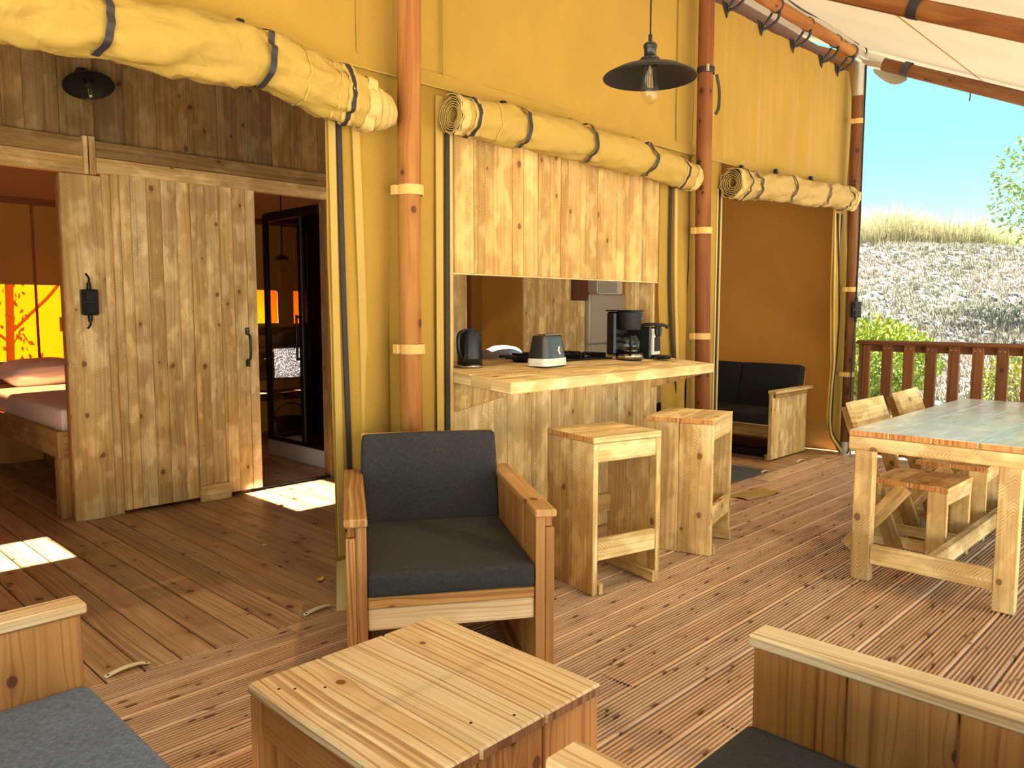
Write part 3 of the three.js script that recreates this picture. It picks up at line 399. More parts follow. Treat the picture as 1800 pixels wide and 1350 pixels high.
// ------------------------------------------------------------------ front canvas wall
{
  const w = struct('wall_front'), Z = -3.12;
  const fold = (amp, f, s) => (x, y, y0, y1) => { const a = amp * (0.35 + 0.65 * sst(y1, y0, y)); return a * (fbm(x * f + s, y * 0.35 + s, 256, 256, 5) - 0.5) * 2 + amp * 0.35 * (pn(x * f * 3 + s, y * 0.5, 256, 256, 8) - 0.5); };
  const cloth = (x0, x1, y0, y1, fn, nx, ny, m = M.canvas, name = 'canvas_panel') => part(name, sheet(nx, ny, (u, v) => { const y = mix(y0, y1, v), a = typeof x0 === 'function' ? x0(y) : x0, b = typeof x1 === 'function' ? x1(y) : x1, x = mix(a, b, u), t = typeof y1 === 'function' ? mix(y0, y1(x), v) : y; return [x, t, Z + fn(x, t, y0, 3.8)]; }, Math.abs((typeof x1 === 'function' ? 2.7 : x1) - (typeof x0 === 'function' ? x0(1) : x0)), y1 > 0 ? y1 - y0 : 1), m, w);
  cloth(-1.4, 2.37, 2.56, 3.88, fold(0.02, 2.6, 3), 110, 30);
  cloth(2.37, 5.06, 2.56, 3.88, fold(0.024, 3.8, 9), 150, 30);
  { const f = fold(0.03, 5.5, 21), edge = (y) => 7.86 + 0.075 * Math.sin(clamp((y - 2.55) / 1.2) * PI) - 0.05 * sst(3.5, 3.76, y);
    part('canvas_panel', sheet(150, 24, (u, v) => { const yt = 3.68 + 0.03 * u, y = mix(2.56, yt, v), x = mix(5.06, edge(y), u); return [x, y, Z + f(x, y, 2.56, 3.7) * (0.25 + 0.75 * sst(0, 0.1, u))]; }, 2.8, 1.15), M.canvas, w); }
  // hem where the openings begin
  part('hem', sheet(320, 3, (u, v) => { const x = -1.4 + 9.24 * u, y = 2.535 + 0.075 * v; return [x, y, Z + 0.020 * (1 - v * 0.55) + 0.010 * (pn(x * 11, 1 + v * 0.6, 256, 4, 3) - 0.5)]; }, 9.2, 0.05), M.canvas, w);
  for (const x of [1.35, 2.16, 2.68, 4.83, 5.25]) part('vertical_seam', ribbon([[x, 2.6, Z + 0.012], [x, 3.2, Z + 0.012], [x, 3.85, Z + 0.012]], 0.012, 0.003, V(0, 0, 1), 8), M.canvas, w);
  part('seam_piping', tube([[-1.4, 2.536, Z + 0.022], [2.3, 2.536, Z + 0.022], [5.0, 2.538, Z + 0.022], [7.84, 2.536, Z + 0.022]], 0.0035, 60, 6), M.tape, w);
  // strips between the openings
  cloth(-1.4, -0.5, 0, 2.56, fold(0.02, 3, 1), 12, 12);
  cloth((y) => 1.985 + 0.012 * sst(2, 0, y), 2.42, 0.0, 2.56, (x, y) => 0.05 * Math.sin((x - 2.0) * 11 + 0.3 * Math.sin(y * 2)) * sst(2.5, 0.8, y) * sst(2.05, 2.2, x) + 0.006 * (pn(x * 9, y * 3) - 0.5), 40, 40);
  part('mud_flap', sheet(10, 10, (u, v) => [mix(1.988, 2.2, u) + 0.02 * (1 - v) * (u - 0.3), 0.24 * v, Z + 0.014 + 0.03 * (1 - v) * Math.sin(u * 7)], 0.2, 0.24), M.mudflap, w);
  cloth(2.34, 2.735, 0.0, 2.56, (x, y) => 0.025 * Math.sin((x - 2.4) * 16) * sst(2.5, 1.2, y) * sst(2.72, 2.62, x), 30, 30);
  cloth((y) => 4.665 + 0.06 * sst(1.6, 0.9, y), 5.1, 0.0, 2.56, (x, y) => 0.055 * Math.sin((x - 4.86) * 17 + 0.5 * Math.sin(y * 1.7)) * sst(2.3, 1.2, y) * sst(4.80, 4.9, x) - 0.01, 44, 40);
  cloth(5.03, 5.468, 0.0, 2.56, (x, y) => 0.012 * Math.sin((x - 5.0) * 20), 20, 20);
  // zips and light tapes
  const zip = (pts, n = 'zipper', m = M.zip, wd = 0.026, t = 0.006) => part(n, ribbon(pts, wd, t, V(0, 0, 1), 30), m, w);
  zip([[2.05, 2.4, Z + 0.012], [2.058, 1.475, Z + 0.012], [2.07, 0.84, Z + 0.012], [2.075, 0.02, Z + 0.012]]);
  zip([[2.135, 2.5, Z + 0.011], [2.15, 1.3, Z + 0.03], [2.15, 0.02, Z + 0.03]], 'tape', M.tape, 0.04);
  zip([[2.012, 2.5, Z + 0.01], [2.016, 1.3, Z + 0.01], [2.02, 0.26, Z + 0.012]], 'tape', M.tape, 0.035);
  zip([[2.698, 2.33, Z + 0.012], [2.69, 1.5, Z + 0.012], [2.682, 0.02, Z + 0.012]]);
  zip([[2.645, 2.5, Z + 0.012], [2.64, 1.5, Z + 0.012], [2.635, 0.02, Z + 0.012]], 'tape', M.tape, 0.045);
  zip([[2.727, 2.5, Z + 0.01], [2.722, 1.5, Z + 0.01], [2.712, 0.02, Z + 0.01]], 'tape', M.tapePale, 0.02);
  zip([[4.775, 2.36, Z + 0.006], [4.785, 1.6, Z + 0.006], [4.835, 1.1, Z + 0.012], [4.90, 0.7, Z + 0.02], [4.91, 0.02, Z + 0.02]]);
  zip([[4.83, 2.4, Z + 0.012], [4.84, 1.6, Z + 0.02], [4.87, 1.0, Z + 0.03]], 'tape', M.tapePale, 0.03);
  zip([[5.432, 2.34, Z + 0.016], [5.43, 1.2, Z + 0.016], [5.43, 0.02, Z + 0.016]], 'zipper', M.zip, 0.018);
  zip([[5.458, 2.34, Z + 0.014], [5.458, 1.2, Z + 0.014], [5.458, 0.02, Z + 0.014]], 'tape', M.tapePale, 0.022);
  zip([[5.40, 2.34, Z + 0.016], [5.40, 1.2, Z + 0.016], [5.40, 0.02, Z + 0.016]], 'tape', M.tapePale, 0.02);
  // the loose strip at the right end, bulging and lying on the deck at its foot
  const L = [[2.5, 7.56], [2.2, 7.55], [1.4, 7.61], [0.9, 7.60], [0.62, 7.545], [0.4, 7.53], [0.22, 7.58], [0.08, 7.67], [0.02, 7.72]], Rr = [[2.5, 7.87], [1.1, 7.90], [0.65, 7.90], [0.3, 7.89], [0.05, 7.88], [0.02, 7.88]];
  const at = (T, y) => { for (let i = 0; i < T.length - 1; i++) if (y <= T[i][0] && y >= T[i + 1][0]) { const t = (T[i][0] - y) / (T[i][0] - T[i + 1][0]); return mix(T[i][1], T[i + 1][1], t * t * (3 - 2 * t)); } return T[T.length - 1][1]; };
  const bz = (x, y, u) => Z + 0.012 + 0.035 * Math.sin(u * 8 + 0.6 * Math.sin(y * 3)) * sst(2.4, 1.6, y) + 0.08 * sst(0.25, 0.0, y) * (1 - u * 0.6);
  part('canvas_panel', sheet(36, 60, (u, v) => { const y = mix(0.02, 2.55, v), x = mix(at(L, y), at(Rr, y), u); return [x, y, bz(x, y, u)]; }, 0.35, 2.5), M.canvas, w);
  const along = (u) => [2.35, 1.9, 1.4, 1.1, 0.9, 0.7, 0.5, 0.35, 0.2, 0.08, 0.03].map((y) => { const x = mix(at(L, y), at(Rr, y), u); return [x, y, bz(x, y, u) + 0.008]; });
  zip(along(0.27), 'zipper', M.zip, 0.024); zip(along(0.62), 'zipper', M.zip, 0.014); zip(along(0.08), 'tape', M.tapePale, 0.03); zip(along(0.45), 'tape', M.tape, 0.03);
}

// rolled-up door curtains
function roll(label, x0, x1, yc, r, o) {
  const t = thing('rolled_curtain', label, 'curtain'), zc = -3.0, turns = o.turns, A = 2 * PI * turns, XA = (k) => x0 + (o.leftIn ?? 0) * k, XB = (k) => x1 + (o.rightOut ?? 0) * k;
  const rad = (x, th) => { let q = r * (1 + (o.fat ?? 0) * Math.sin(PI * clamp((x - x0) / (x1 - x0)))); for (const s of o.straps) q *= 1 - 0.13 * Math.exp(-(((x - s) / 0.05) ** 2)); const k = th / A;
    const wr = (fbm(x * 5 + th * 1.2 + 9, th * 1.5 + x * 2 + 3, 256, 256, 5) - 0.5) * (o.rough ?? 0.02) + (pn(x * 18 + th * 2, th * 4 + 2, 256, 256, 8) - 0.5) * (o.rough ?? 0.02) * 0.5;
    let cr = 0; for (const s of o.straps) { const d = Math.abs(x - s); cr += 0.010 * Math.exp(-d / 0.10) * sst(0, 0.02, d) * Math.sin(7 * th + 18 * (x - s) + s * 3) * sst(7, 4, th); }
    return q * (1 - (o.core ?? 0.72) * k) + cr + wr * (th < 7 ? 1 : 0.15); };
  const P = (x, th, e = 0) => { const a = PI * 0.62 - th, q = rad(x, th) + e; return [x, yc(x) + Math.sin(a) * q, zc + Math.cos(a) * q * 0.92]; };
  part('roll', sheet(Math.round(turns * 36), Math.round((x1 - x0) / 0.03), (u, v) => { const k = u, th = A * k; return P(mix(XA(k), XB(k), v), th); }, 3, x1 - x0), o.mat, t);
  const ring = (name, xa, xb, m, e, th0 = 0.05, th1 = 6.2, kk = 0) => part(name, sheet(44, 4, (u, v) => { const th = mix(th0, th1, u) + kk * A; return P(mix(xa, xb, v), th, e); }, 0.7, xb - xa), m, t);
  if (o.spiral) part('spiral_edge', tube([...Array(Math.round(turns * 18))].map((_, i, q) => P(XA(i / (q.length - 1)), A * i / (q.length - 1))), 0.0028, Math.round(turns * 40), 5), M.tapePale, t);
  (o.layers ?? []).forEach(([xe, q], i, L) => { const xs = i ? L[i - 1][0] - 0.02 : xe - 0.06; part('rolled_layer', sheet(40, 6, (u, v) => { const a = u * 2 * PI, w = 1 + 0.03 * Math.sin(a * 3 + i) + 0.02 * Math.sin(a * 7 + v * 3), e = v > 0.9 ? 0.97 : 1; return [mix(xs, xe, v) - 0.02 * Math.sin(a) , yc(xs) + 0.004 * i + Math.sin(a) * q * w * e, zc - 0.01 + Math.cos(a) * q * 0.92 * w * e]; }, 0.6, 0.06), M.tapePale, t); part('layer_lip', tube([...Array(24)].map((_, k) => { const a = k / 24 * 2 * PI, w = 1 + 0.03 * Math.sin(a * 3 + i) + 0.02 * Math.sin(a * 7 + 3); return [xe - 0.02 * Math.sin(a), yc(xs) + 0.004 * i + Math.sin(a) * q * w * 0.97, zc - 0.01 + Math.cos(a) * q * 0.92 * w * 0.97]; }), 0.003, 60, 5, true), M.tape, t); });
  for (const b of o.bands) ring('edge_band', b[0], b[1], M.tapePale, 0.0035);
  for (const b of o.zips) { ring('zipper', b - 0.012, b + 0.012, M.zip, 0.006); ring('zipper_tape', b - 0.03, b + 0.03, M.tape, 0.003); }
  for (const b of o.seams ?? []) ring('stitched_seam', b - 0.004, b + 0.004, M.tape, 0.003);
  for (const s of o.straps) { const pts = [[s - 0.035, yc(s) + r + 0.045, -3.085], [s - 0.03, yc(s) + r + 0.02, -3.05]]; for (let th = 0.5; th < 3.5; th += 0.25) { const p = P(s, th, 0.018); pts.push([s - 0.012 + 0.03 * Math.sin(th), p[1], p[2]]); } pts.push([s - 0.02, yc(s) - r * 0.7, -3.06]);
    const c = new THREE.CatmullRomCurve3(pts.map((p) => V(...p))), N = 40; part('strap', sheet(N, 1, (u, v) => { const p = c.getPoint(u); return [p.x + (v - 0.5) * 0.027, p.y, p.z]; }), M.strapD ?? (M.strapD = std({ color: col(0.012, 0.011, 0.012), roughness: 0.6, side: THREE.DoubleSide })), t);
    part('buckle', box(s - 0.048, s - 0.018, yc(s) + r - 0.005, yc(s) + r + 0.05, -3.085, -3.055), M.black, t); }
  return t;
}
const lin = (...k) => (x) => { for (let i = 0; i < k.length - 1; i++) if (x <= k[i + 1][0] || i === k.length - 2) { const t = clamp((x - k[i][0]) / (k[i + 1][0] - k[i][0])); return mix(k[i][1], k[i + 1][1], t * t * (3 - 2 * t)); } };
roll('long golden canvas curtain rolled up over the open left bay', -0.5, 2.13, lin([-0.5, 2.38], [0.9, 2.40], [1.55, 2.428], [2.0, 2.36], [2.2, 2.33]), 0.112, { turns: 5, rightOut: 0.03, core: 0.62, layers: [[2.155, 0.103], [2.195, 0.095], [2.225, 0.086], [2.25, 0.074]], fat: 0.12, straps: [0.2, 1.0, 1.6], bands: [[2.08, 2.13]], zips: [2.0], seams: [1.93, 1.78], mat: M.canvasRoll, rough: 0.055 });
roll('golden canvas curtain rolled up above the kitchen hatch', 2.63, 4.84, lin([2.6, 2.387], [3.4, 2.40], [4.3, 2.385], [4.9, 2.35]), 0.1, { turns: 6, leftIn: 0.016, rightOut: 0.02, core: 0.66, spiral: true, layers: [[4.87, 0.094], [4.90, 0.084], [4.92, 0.07]], fat: 0.14, straps: [3.1, 3.65, 4.28], bands: [[2.635, 2.68], [4.79, 4.84]], zips: [2.74, 4.68], seams: [2.9], mat: M.canvasRoll, rough: 0.032 });
roll('creased tan canvas curtain rolled up beside the corner post', 5.40, 7.66, lin([5.4, 2.37], [6.4, 2.43], [7.66, 2.475]), 0.112, { turns: 6, leftIn: 0.03, rightOut: 0.02, core: 0.75, spiral: true, straps: [5.72, 6.3, 6.98], bands: [[5.405, 5.46], [7.6, 7.66]], zips: [5.55, 7.5], seams: [5.66], mat: M.canvasRoll2, rough: 0.045 });

// ------------------------------------------------------------------ timber poles
function pole(a, b, r, seed, ends = true) { // a slightly uneven log from a to b
  const A = V(...a), B = V(...b), L = A.distanceTo(B), nv = Math.max(8, Math.round(L / 0.06)), nu = 24;
  const f = (u, v) => { const th = u * 2 * PI, q = r * (1 + 0.035 * (pn(Math.cos(th) * 1.2 + 9 + seed, v * L * 1.6 + Math.sin(th) + 9, 256, 256, seed) - 0.5) * 2 + 0.05 * Math.max(0, pn(th * 1.5 + seed, v * L * 3 + seed, 256, 256, 3) - 0.8) * 5 * 0.2), w = 0.006 * Math.sin(v * L * 1.3 + seed); return [Math.cos(th) * q + w, v * L, -Math.sin(th) * q + w]; };
  const g = sheet(nu, nv, f, 2 * PI * r, L * 0.5), caps = [];
  const uv = g.attributes.uv; for (let i = 0; i < uv.count; i++) uv.setXY(i, uv.getX(i) + seed * 0.137, uv.getY(i) + seed * 0.31);
  if (ends) for (const e of [0, 1]) caps.push(new THREE.CircleGeometry(r, 24).rotateX(e ? -PI / 2 : PI / 2).translate(0, e * L, 0));
  const m = ends ? merge([g, ...caps]) : g; m.applyQuaternion(new THREE.Quaternion().setFromUnitVectors(V(0, 1, 0), B.clone().sub(A).normalize())); m.translate(...a); return m;
}
const band = (r, h, t = 0.004) => new THREE.LatheGeometry([[r, -h / 2], [r + t, -h / 2], [r + t, h / 2], [r, h / 2], [r, -h / 2]].map((p) => new THREE.Vector2(...p)), 28);
{
  const P1 = [2.372, 5.055, 7.79];
  const labels = ['pale knotty log post between the left bay and the kitchen hatch', 'reddish log post between the kitchen hatch and the sofa bay', 'dark log post at the corner beside the railing with a black cable'];
  P1.forEach((x, i) => {
    const t = thing('log_post', labels[i], 'post', [x, 0, -3.0]);
    const lean = i === 1 ? -0.05 : 0;
    part('trunk', pole([i === 1 ? 0.02 : 0, 0, 0], [lean, 3.72, 0], i === 2 ? 0.053 : 0.055, 3 + i * 5), M.log[i], t);
    for (const y of i === 2 ? [3.215, 1.625, 0.797] : [1.99, 1.235]) { part('webbing_loop', mv(merge([band(0.058, 0.046, 0.004), box(-0.075, -0.05, -0.023, 0.023, -0.06, -0.02), box(0.05, 0.072, -0.023, 0.023, -0.055, -0.015)]), lean * y / 3.83, y, 0), M.webbing, t); }
    part('foot_sleeve', mv(cyl(0.062, 0.062, 0.13, 28), i === 1 ? 0.02 : 0, 0.065, 0), M.galv, t);
    if (i === 1) { part('strap', mv(band(0.058, 0.042, 0.004), -0.04, 3.1, 0), M.strap, t); part('buckle', box(-0.10, -0.085, 3.08, 3.13, 0.035, 0.055), M.chrome, t); part('strap_tail', ribbon([[0.02, 3.08, 0.05], [0.06, 2.98, 0.05], [0.05, 2.86, 0.055], [0.0, 2.80, 0.06]], 0.024, 0.003, V(-0.5, 0, 1), 20), M.strap, t); }
    if (i === 2) part('head_sleeve', [mv(cyl(0.062, 0.062, 0.34, 28), 0, 3.62, 0), mv(cyl(0.062, 0.062, 0.2, 28).rotateZ(PI / 2), -0.1, 3.81, 0), cyl(0.062, 0.062, 0.24, 28).rotateX(PI / 2 + 0.437).translate(0, 3.755, 0.11), mv(new THREE.SphereGeometry(0.066, 24, 16), 0, 3.80, 0)], M.galv, t);
    if (i === 2) part('canvas_pocket', sheet(14, 10, (u, v) => [0.02 + 0.05 * Math.sin(u * PI), 3.755 - 0.14 * u - (0.06 + 0.10 * Math.sin(PI * (0.15 + 0.75 * u))) * v, 0.10 + 0.3 * u + 0.02 * v], 0.3, 0.1), M.roof, t);
  });
  const xs = [2.372, 5.0, 7.79], rl = ['log rafter sloping down to the eave above the left bay', 'log rafter sloping down across the top right corner of the view', 'log rafter sloping down from the corner post above the railing'];
  xs.forEach((x, i) => { const t = thing('rafter', rl[i], 'beam', [0, 0, 0]); const at = (z) => [x, 3.81 - 0.467 * (z + 3), z];
    part('log', pole(at(i === 2 ? -2.82 : -2.95), at(0.4), 0.056, 21 + i * 3), M.log[i === 2 ? 2 : 1], t);
    for (const z of i === 1 ? [-1.62, -0.4] : i === 2 ? [-2.58, -1.55, -0.5] : [-1.6]) { const b = band(0.06, 0.06, 0.004).rotateX(PI / 2 + 0.437); part('strap', mv(b, ...at(z)), i === 2 ? M.strapBlue ?? (M.strapBlue = std({ color: col(0.03, 0.035, 0.05), roughness: 0.7 })) : M.strap, t); }
    if (i === 2) part('hook', tube([[x, 3.81 - 0.467 * 0.95 - 0.05, -2.05], [x, 3.81 - 0.467 * 0.95 - 0.10, -2.05], [x - 0.015, 3.81 - 0.467 * 0.95 - 0.13, -2.05]], 0.005, 8, 6), M.blackMetal, t); });
  const pl = thing('ridge_pole', 'pale horizontal log pole strapped along the top of the canvas wall', 'beam');
  part('log', [pole([2.4, 3.82, -3.0], [5.0, 3.82, -3.0], 0.05, 33), pole([5.0, 3.82, -3.0], [7.62, 3.82, -3.0], 0.05, 37)], M.log[0], pl);
  for (const x of [5.5, 6.05, 6.62, 7.2, 7.56]) { part('strap', mv(band(0.053, 0.022, 0.004).rotateZ(PI / 2), x, 3.82, -3.0), M.strap, pl); part('strap_loop', tube([[x, 3.775, -2.97], [x + 0.012, 3.72, -2.99], [x, 3.67, -3.05], [x - 0.03, 3.66, -3.10], [x - 0.028, 3.71, -3.06], [x - 0.01, 3.765, -3.03]], 0.011, 24, 6), M.strap, pl); part('eyelet_patch', extrude([[-0.07, 0.05], [0.05, 0.05], [0, -0.06]], 0.006).translate(x - 0.03, 3.66, -3.108), M.strap, pl); part('ring', new THREE.TorusGeometry(0.018, 0.004, 8, 20).translate(x - 0.02, 3.68, -3.09), M.chrome, pl); }
  solo('power_cable', tube([[7.6, 3.9, -2.98], [7.72, 3.87, -2.93], [7.76, 3.7, -2.935], [7.775, 2.8, -2.94], [7.78, 2.1, -2.94], [7.765, 1.62, -2.94], [7.755, 1.52, -2.935]], 0.007, 60, 8), M.black, 'black cable running down the corner post into its switch box', 'cable');
  solo('power_cable', tube([[7.75, 1.35, -2.93], [7.75, 1.25, -2.938], [7.735, 0.9, -2.945], [7.735, 0.4, -2.945], [7.74, 0.1, -2.94], [7.72, 0.02, -2.95]], 0.007, 50, 8), M.black, 'black cable hanging from the switch box down to the deck', 'cable');
  solo('power_cable', [0, 1].map((k) => tube([[5.3, 3.90 + k * 0.02, -2.97], [5.8, 3.895, -2.94], [6.4, 3.885 - k * 0.02, -2.95], [7.0, 3.89, -2.93], [7.6, 3.875, -2.95]], 0.006, 50, 6)), M.black, 'thin dark cables along the horizontal pole under the roof', 'cable');
}
function switchBox(label, p, turn, s = 1) { const t = thing('switch_box', label, 'switch', p, turn);
  part('housing', box(-0.052 * s, 0.052 * s, -0.085 * s, 0.085 * s, 0, 0.05 * s, 'y', 0.008), M.black, t);
  for (const y of [-0.04, 0.04]) part('rocker', mv(box(-0.034 * s, 0.034 * s, -0.034 * s, 0.034 * s, 0, 0.012 * s, 'y', 0.004).rotateX(y > 0 ? 0.06 : -0.06), 0, y * s, 0.052 * s), M.blackMat, t);
  for (const k of [1, -1]) part('gland', mv(k > 0 ? cyl(0.013, 0.016, 0.05, 12) : cyl(0.016, 0.013, 0.05, 12), 0, k * 0.105 * s, 0.025), M.black, t); return t; }
{ const s = switchBox('black double switch box on the jamb board left of the sliding door', [1.768, 1.475, -5.693], 0, 1.0);
  for (const q of [[[0, 0.12, 0.025], [0.004, 0.16, 0.02], [-0.01, 0.19, 0.004]], [[0, -0.12, 0.025], [0, -0.15, 0.02], [-0.012, -0.175, 0.004]]]) part('cable_stub', tube(q, 0.007, 10, 6), M.black, s);
  switchBox('black double switch box fixed to the corner post', [7.755, 1.43, -2.945], R(-40), 0.9); }

// ------------------------------------------------------------------ lamps (all switched off)
function bulb(parent, y, s = 1) { // hanging glass bulb, cap at y
  const g = part('bulb', lathe([[0.013, 0], [0.016, -0.012], [0.024, -0.04], [0.031, -0.075], [0.032, -0.098], [0.026, -0.122], [0.012, -0.138], [0.001, -0.141]].map(([a, b]) => [a * s, b * s]), 28), M.glass, parent); g.position.y = y;
  part('filament', [-0.008, -0.003, 0.003, 0.008].map((x, i) => mv(cyl(0.0012, 0.0012, 0.05, 6), x * s, -0.06 * s, (i % 2 ? 0.004 : -0.004) * s)).concat([mv(cyl(0.003, 0.004, 0.03, 8), 0, -0.02 * s, 0)]), M.filament, g); return g; }
{
  const t = thing('pendant_lamp', 'black metal dish pendant lamp with clear filament bulb hanging above the stools', 'lamp', [2.755, 2.375, -1.908]);
  part('shade', lathe([[0.19, -0.008], [0.191, -0.004], [0.186, 0.002], [0.14, 0.026], [0.08, 0.043], [0.043, 0.05], [0.03, 0.05], [0.03, 0.045], [0.078, 0.039], [0.138, 0.021], [0.183, -0.002], [0.19, -0.008]], 64), M.blackMat, t);
  part('collar', lathe([[0.0, 0.05], [0.043, 0.05], [0.045, 0.056], [0.043, 0.066], [0.036, 0.074], [0.027, 0.078], [0, 0.078]], 32), M.blackMetal, t);
  part('lamp_holder', lathe([[0, 0.076], [0.025, 0.078], [0.025, 0.112], [0.028, 0.114], [0.028, 0.124], [0.022, 0.132], [0.012, 0.137], [0.008, 0.138], [0.008, 0.165], [0, 0.165]], 28), M.blackMetal, t);
  part('screw', mv(cyl(0.004, 0.004, 0.02, 8), 0.046, 0.058, 0), M.blackMetal, t);
  part('cord', cyl(0.0035, 0.0035, 0.85, 8).translate(0, 0.585, 0), M.blackMat, t);
  bulb(t, 0.05, 1.15);
  const w = thing('wall_lamp', 'black dish wall lamp with a clear glass jar over its bulb on the dark planks', 'lamp', [1.80, 2.87, -5.73]);
  const head = new THREE.Group(); head.name = 'head'; head.position.set(0, -0.005, 0.15); head.rotation.x = R(-22); w.add(head);
  part('shade', lathe([[0.152, -0.004], [0.15, 0.004], [0.10, 0.03], [0.05, 0.044], [0, 0.046], [0, 0.04], [0.05, 0.038], [0.10, 0.024], [0.152, -0.004]], 48), M.blackMat, head);
  part('socket', mv(cyl(0.022, 0.024, 0.04, 20), 0, 0.02, 0), M.gun, head);
  part('glass_jar', lathe([[0.055, 0.02], [0.056, -0.07], [0.05, -0.1], [0.03, -0.12], [0.001, -0.125]], 32), M.glass, head);
  part('bulb_filament', [-0.008, 0.008].map((x) => mv(cyl(0.0015, 0.0015, 0.05, 6), x, -0.045, 0)).concat([mv(new THREE.SphereGeometry(0.008, 12, 8), 0, -0.08, 0)]), M.filament, head);
  part('wall_bracket', [mv(cyl(0.035, 0.035, 0.02, 24).rotateX(PI / 2), 0, 0.10, 0.01), tube([[0, 0.10, 0.01], [0, 0.115, 0.07], [0, 0.09, 0.13], [0, 0.04, 0.15]], 0.009, 16, 8)], M.blackMetal, w);
}

// end grain: thin plates of darker or redder cut wood on board ends
M.endDark = std({ map: T.pine, color: new THREE.Color(0.34, 0.2, 0.13), roughness: 0.7 }); M.endOrange = std({ map: T.pine, color: new THREE.Color(0.86, 0.6, 0.34), roughness: 0.7 });
const endPlate = (t, m, x0, x1, y0, y1, z0, z1) => part('end_grain', box(x0, x1, y0, y1, z0, z1, 'y', 0.0008), m, t);
// ------------------------------------------------------------------ lounge furniture
function lounge(name, label, cat, pos, turn, o) {
  const t = thing(name, label, cat, pos, turn), { w, D, cap, pw = 0.19 } = o, h = w / 2, tp = 0.038;
  for (const s of [-1, 1]) {
    const n = Math.max(2, Math.round((D - 0.05) / pw)), pd = (D - 0.05) / n, arm = [];
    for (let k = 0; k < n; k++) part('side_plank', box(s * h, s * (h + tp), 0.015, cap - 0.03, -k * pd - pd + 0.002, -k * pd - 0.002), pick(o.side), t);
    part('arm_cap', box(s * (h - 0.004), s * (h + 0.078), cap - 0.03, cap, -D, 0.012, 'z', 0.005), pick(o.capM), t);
    part('support_block', box(s * (h + tp + 0.001), s * (h + tp + 0.028), cap - 0.07, cap - 0.031, -D + 0.1, -0.012, 'z'), o.dark[0], t);
    if (o.legs) part('front_leg', box(s * (h + tp + 0.001), s * (h + tp + 0.034), 0.0, cap - 0.071, -0.10, -0.002), pick(o.side), t);
    part('foot_runner', box(s * (h - 0.03), s * h, 0, 0.06, -D + 0.06, 0.0, 'z'), o.dark[0], t);
  }
  part('front_rail', box(-h + 0.001, h - 0.001, o.rail[0], o.rail[1], -0.045, -0.012, 'x', 0.004), o.railM, t);
  part('seat_slat', box(-h + 0.001, h - 0.001, o.rail[1] + 0.002, o.seat, -0.2, -0.008, 'x', 0.004), pick(o.side), t);
  for (let z = -0.22; z > -D + 0.2; z -= 0.2) part('seat_slat', box(-h + 0.001, h - 0.001, o.seat - 0.03, o.seat, z - 0.15, z, 'x', 0.004), pick(o.side), t);
  const bk = new THREE.Group(); bk.name = 'back_frame'; bk.position.set(0, o.seat + 0.02, -D + 0.14); bk.rotation.x = -o.lean; t.add(bk);
  for (let k = 0; k < 3; k++) part('back_plank', box(-h + 0.002, h - 0.002, k * 0.155, k * 0.155 + 0.148, -0.03, 0, 'x'), pick(o.side), bk);
  const nw = w / o.n;
  for (let k = 0; k < o.n; k++) { const x = -h + (k + 0.5) * nw;
    part('seat_cushion', mv(cushion(nw - 0.004, o.ct, o.sd, 0.016, 0.006), x, o.seat + o.ct / 2, -o.sd / 2 + 0.004), o.cush, t);
    const g = cushion(nw - 0.006, o.bh, 0.12, 0.018, 0.008); g.translate(0, o.bh / 2, -0.06).rotateX(-o.lean).translate(x, o.seat + o.ct - 0.01, -o.sd + 0.045); part('back_cushion', g, o.cush, t); }
  return t;
}
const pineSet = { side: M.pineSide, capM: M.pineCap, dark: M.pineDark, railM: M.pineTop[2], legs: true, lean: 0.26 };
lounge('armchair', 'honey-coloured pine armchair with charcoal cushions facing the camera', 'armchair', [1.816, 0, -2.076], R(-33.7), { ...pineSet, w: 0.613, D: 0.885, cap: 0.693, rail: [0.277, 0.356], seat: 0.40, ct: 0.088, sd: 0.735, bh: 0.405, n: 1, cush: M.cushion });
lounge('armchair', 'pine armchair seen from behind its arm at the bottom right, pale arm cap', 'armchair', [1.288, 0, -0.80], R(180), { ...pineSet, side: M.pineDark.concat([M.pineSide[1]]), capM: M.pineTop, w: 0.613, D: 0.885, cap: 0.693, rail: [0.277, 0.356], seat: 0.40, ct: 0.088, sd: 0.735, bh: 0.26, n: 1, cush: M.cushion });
lounge('sofa', 'pine sofa with seat cushion lightened by painted sky sheen cut off by the bottom left corner', 'sofa', [0.598, 0, -1.49], R(90), { ...pineSet, capM: [M.pineTop[1]], w: 1.2, D: 0.885, cap: 0.693, rail: [0.277, 0.356], seat: 0.40, ct: 0.088, sd: 0.735, bh: 0.40, n: 1, cush: M.cushionSkySheen });
lounge('sofa', 'weathered plank sofa with black cushions inside the right bay', 'sofa', [6.90, 0, -4.03], R(-90), { side: [M.scaf[3], M.scaf[1], M.scaf[4]], capM: [M.scaf[1]], dark: [M.scafDark[2]], railM: M.scafDark[2], legs: false, lean: 0.24, w: 1.30, D: 0.80, cap: 0.672, rail: [0.225, 0.33], seat: 0.345, ct: 0.10, sd: 0.62, bh: 0.46, n: 2, pw: 0.145, cush: M.blackCush ?? (M.blackCush = std({ color: col(0.016, 0.015, 0.016), map: T.weave, roughness: 0.95 })) });
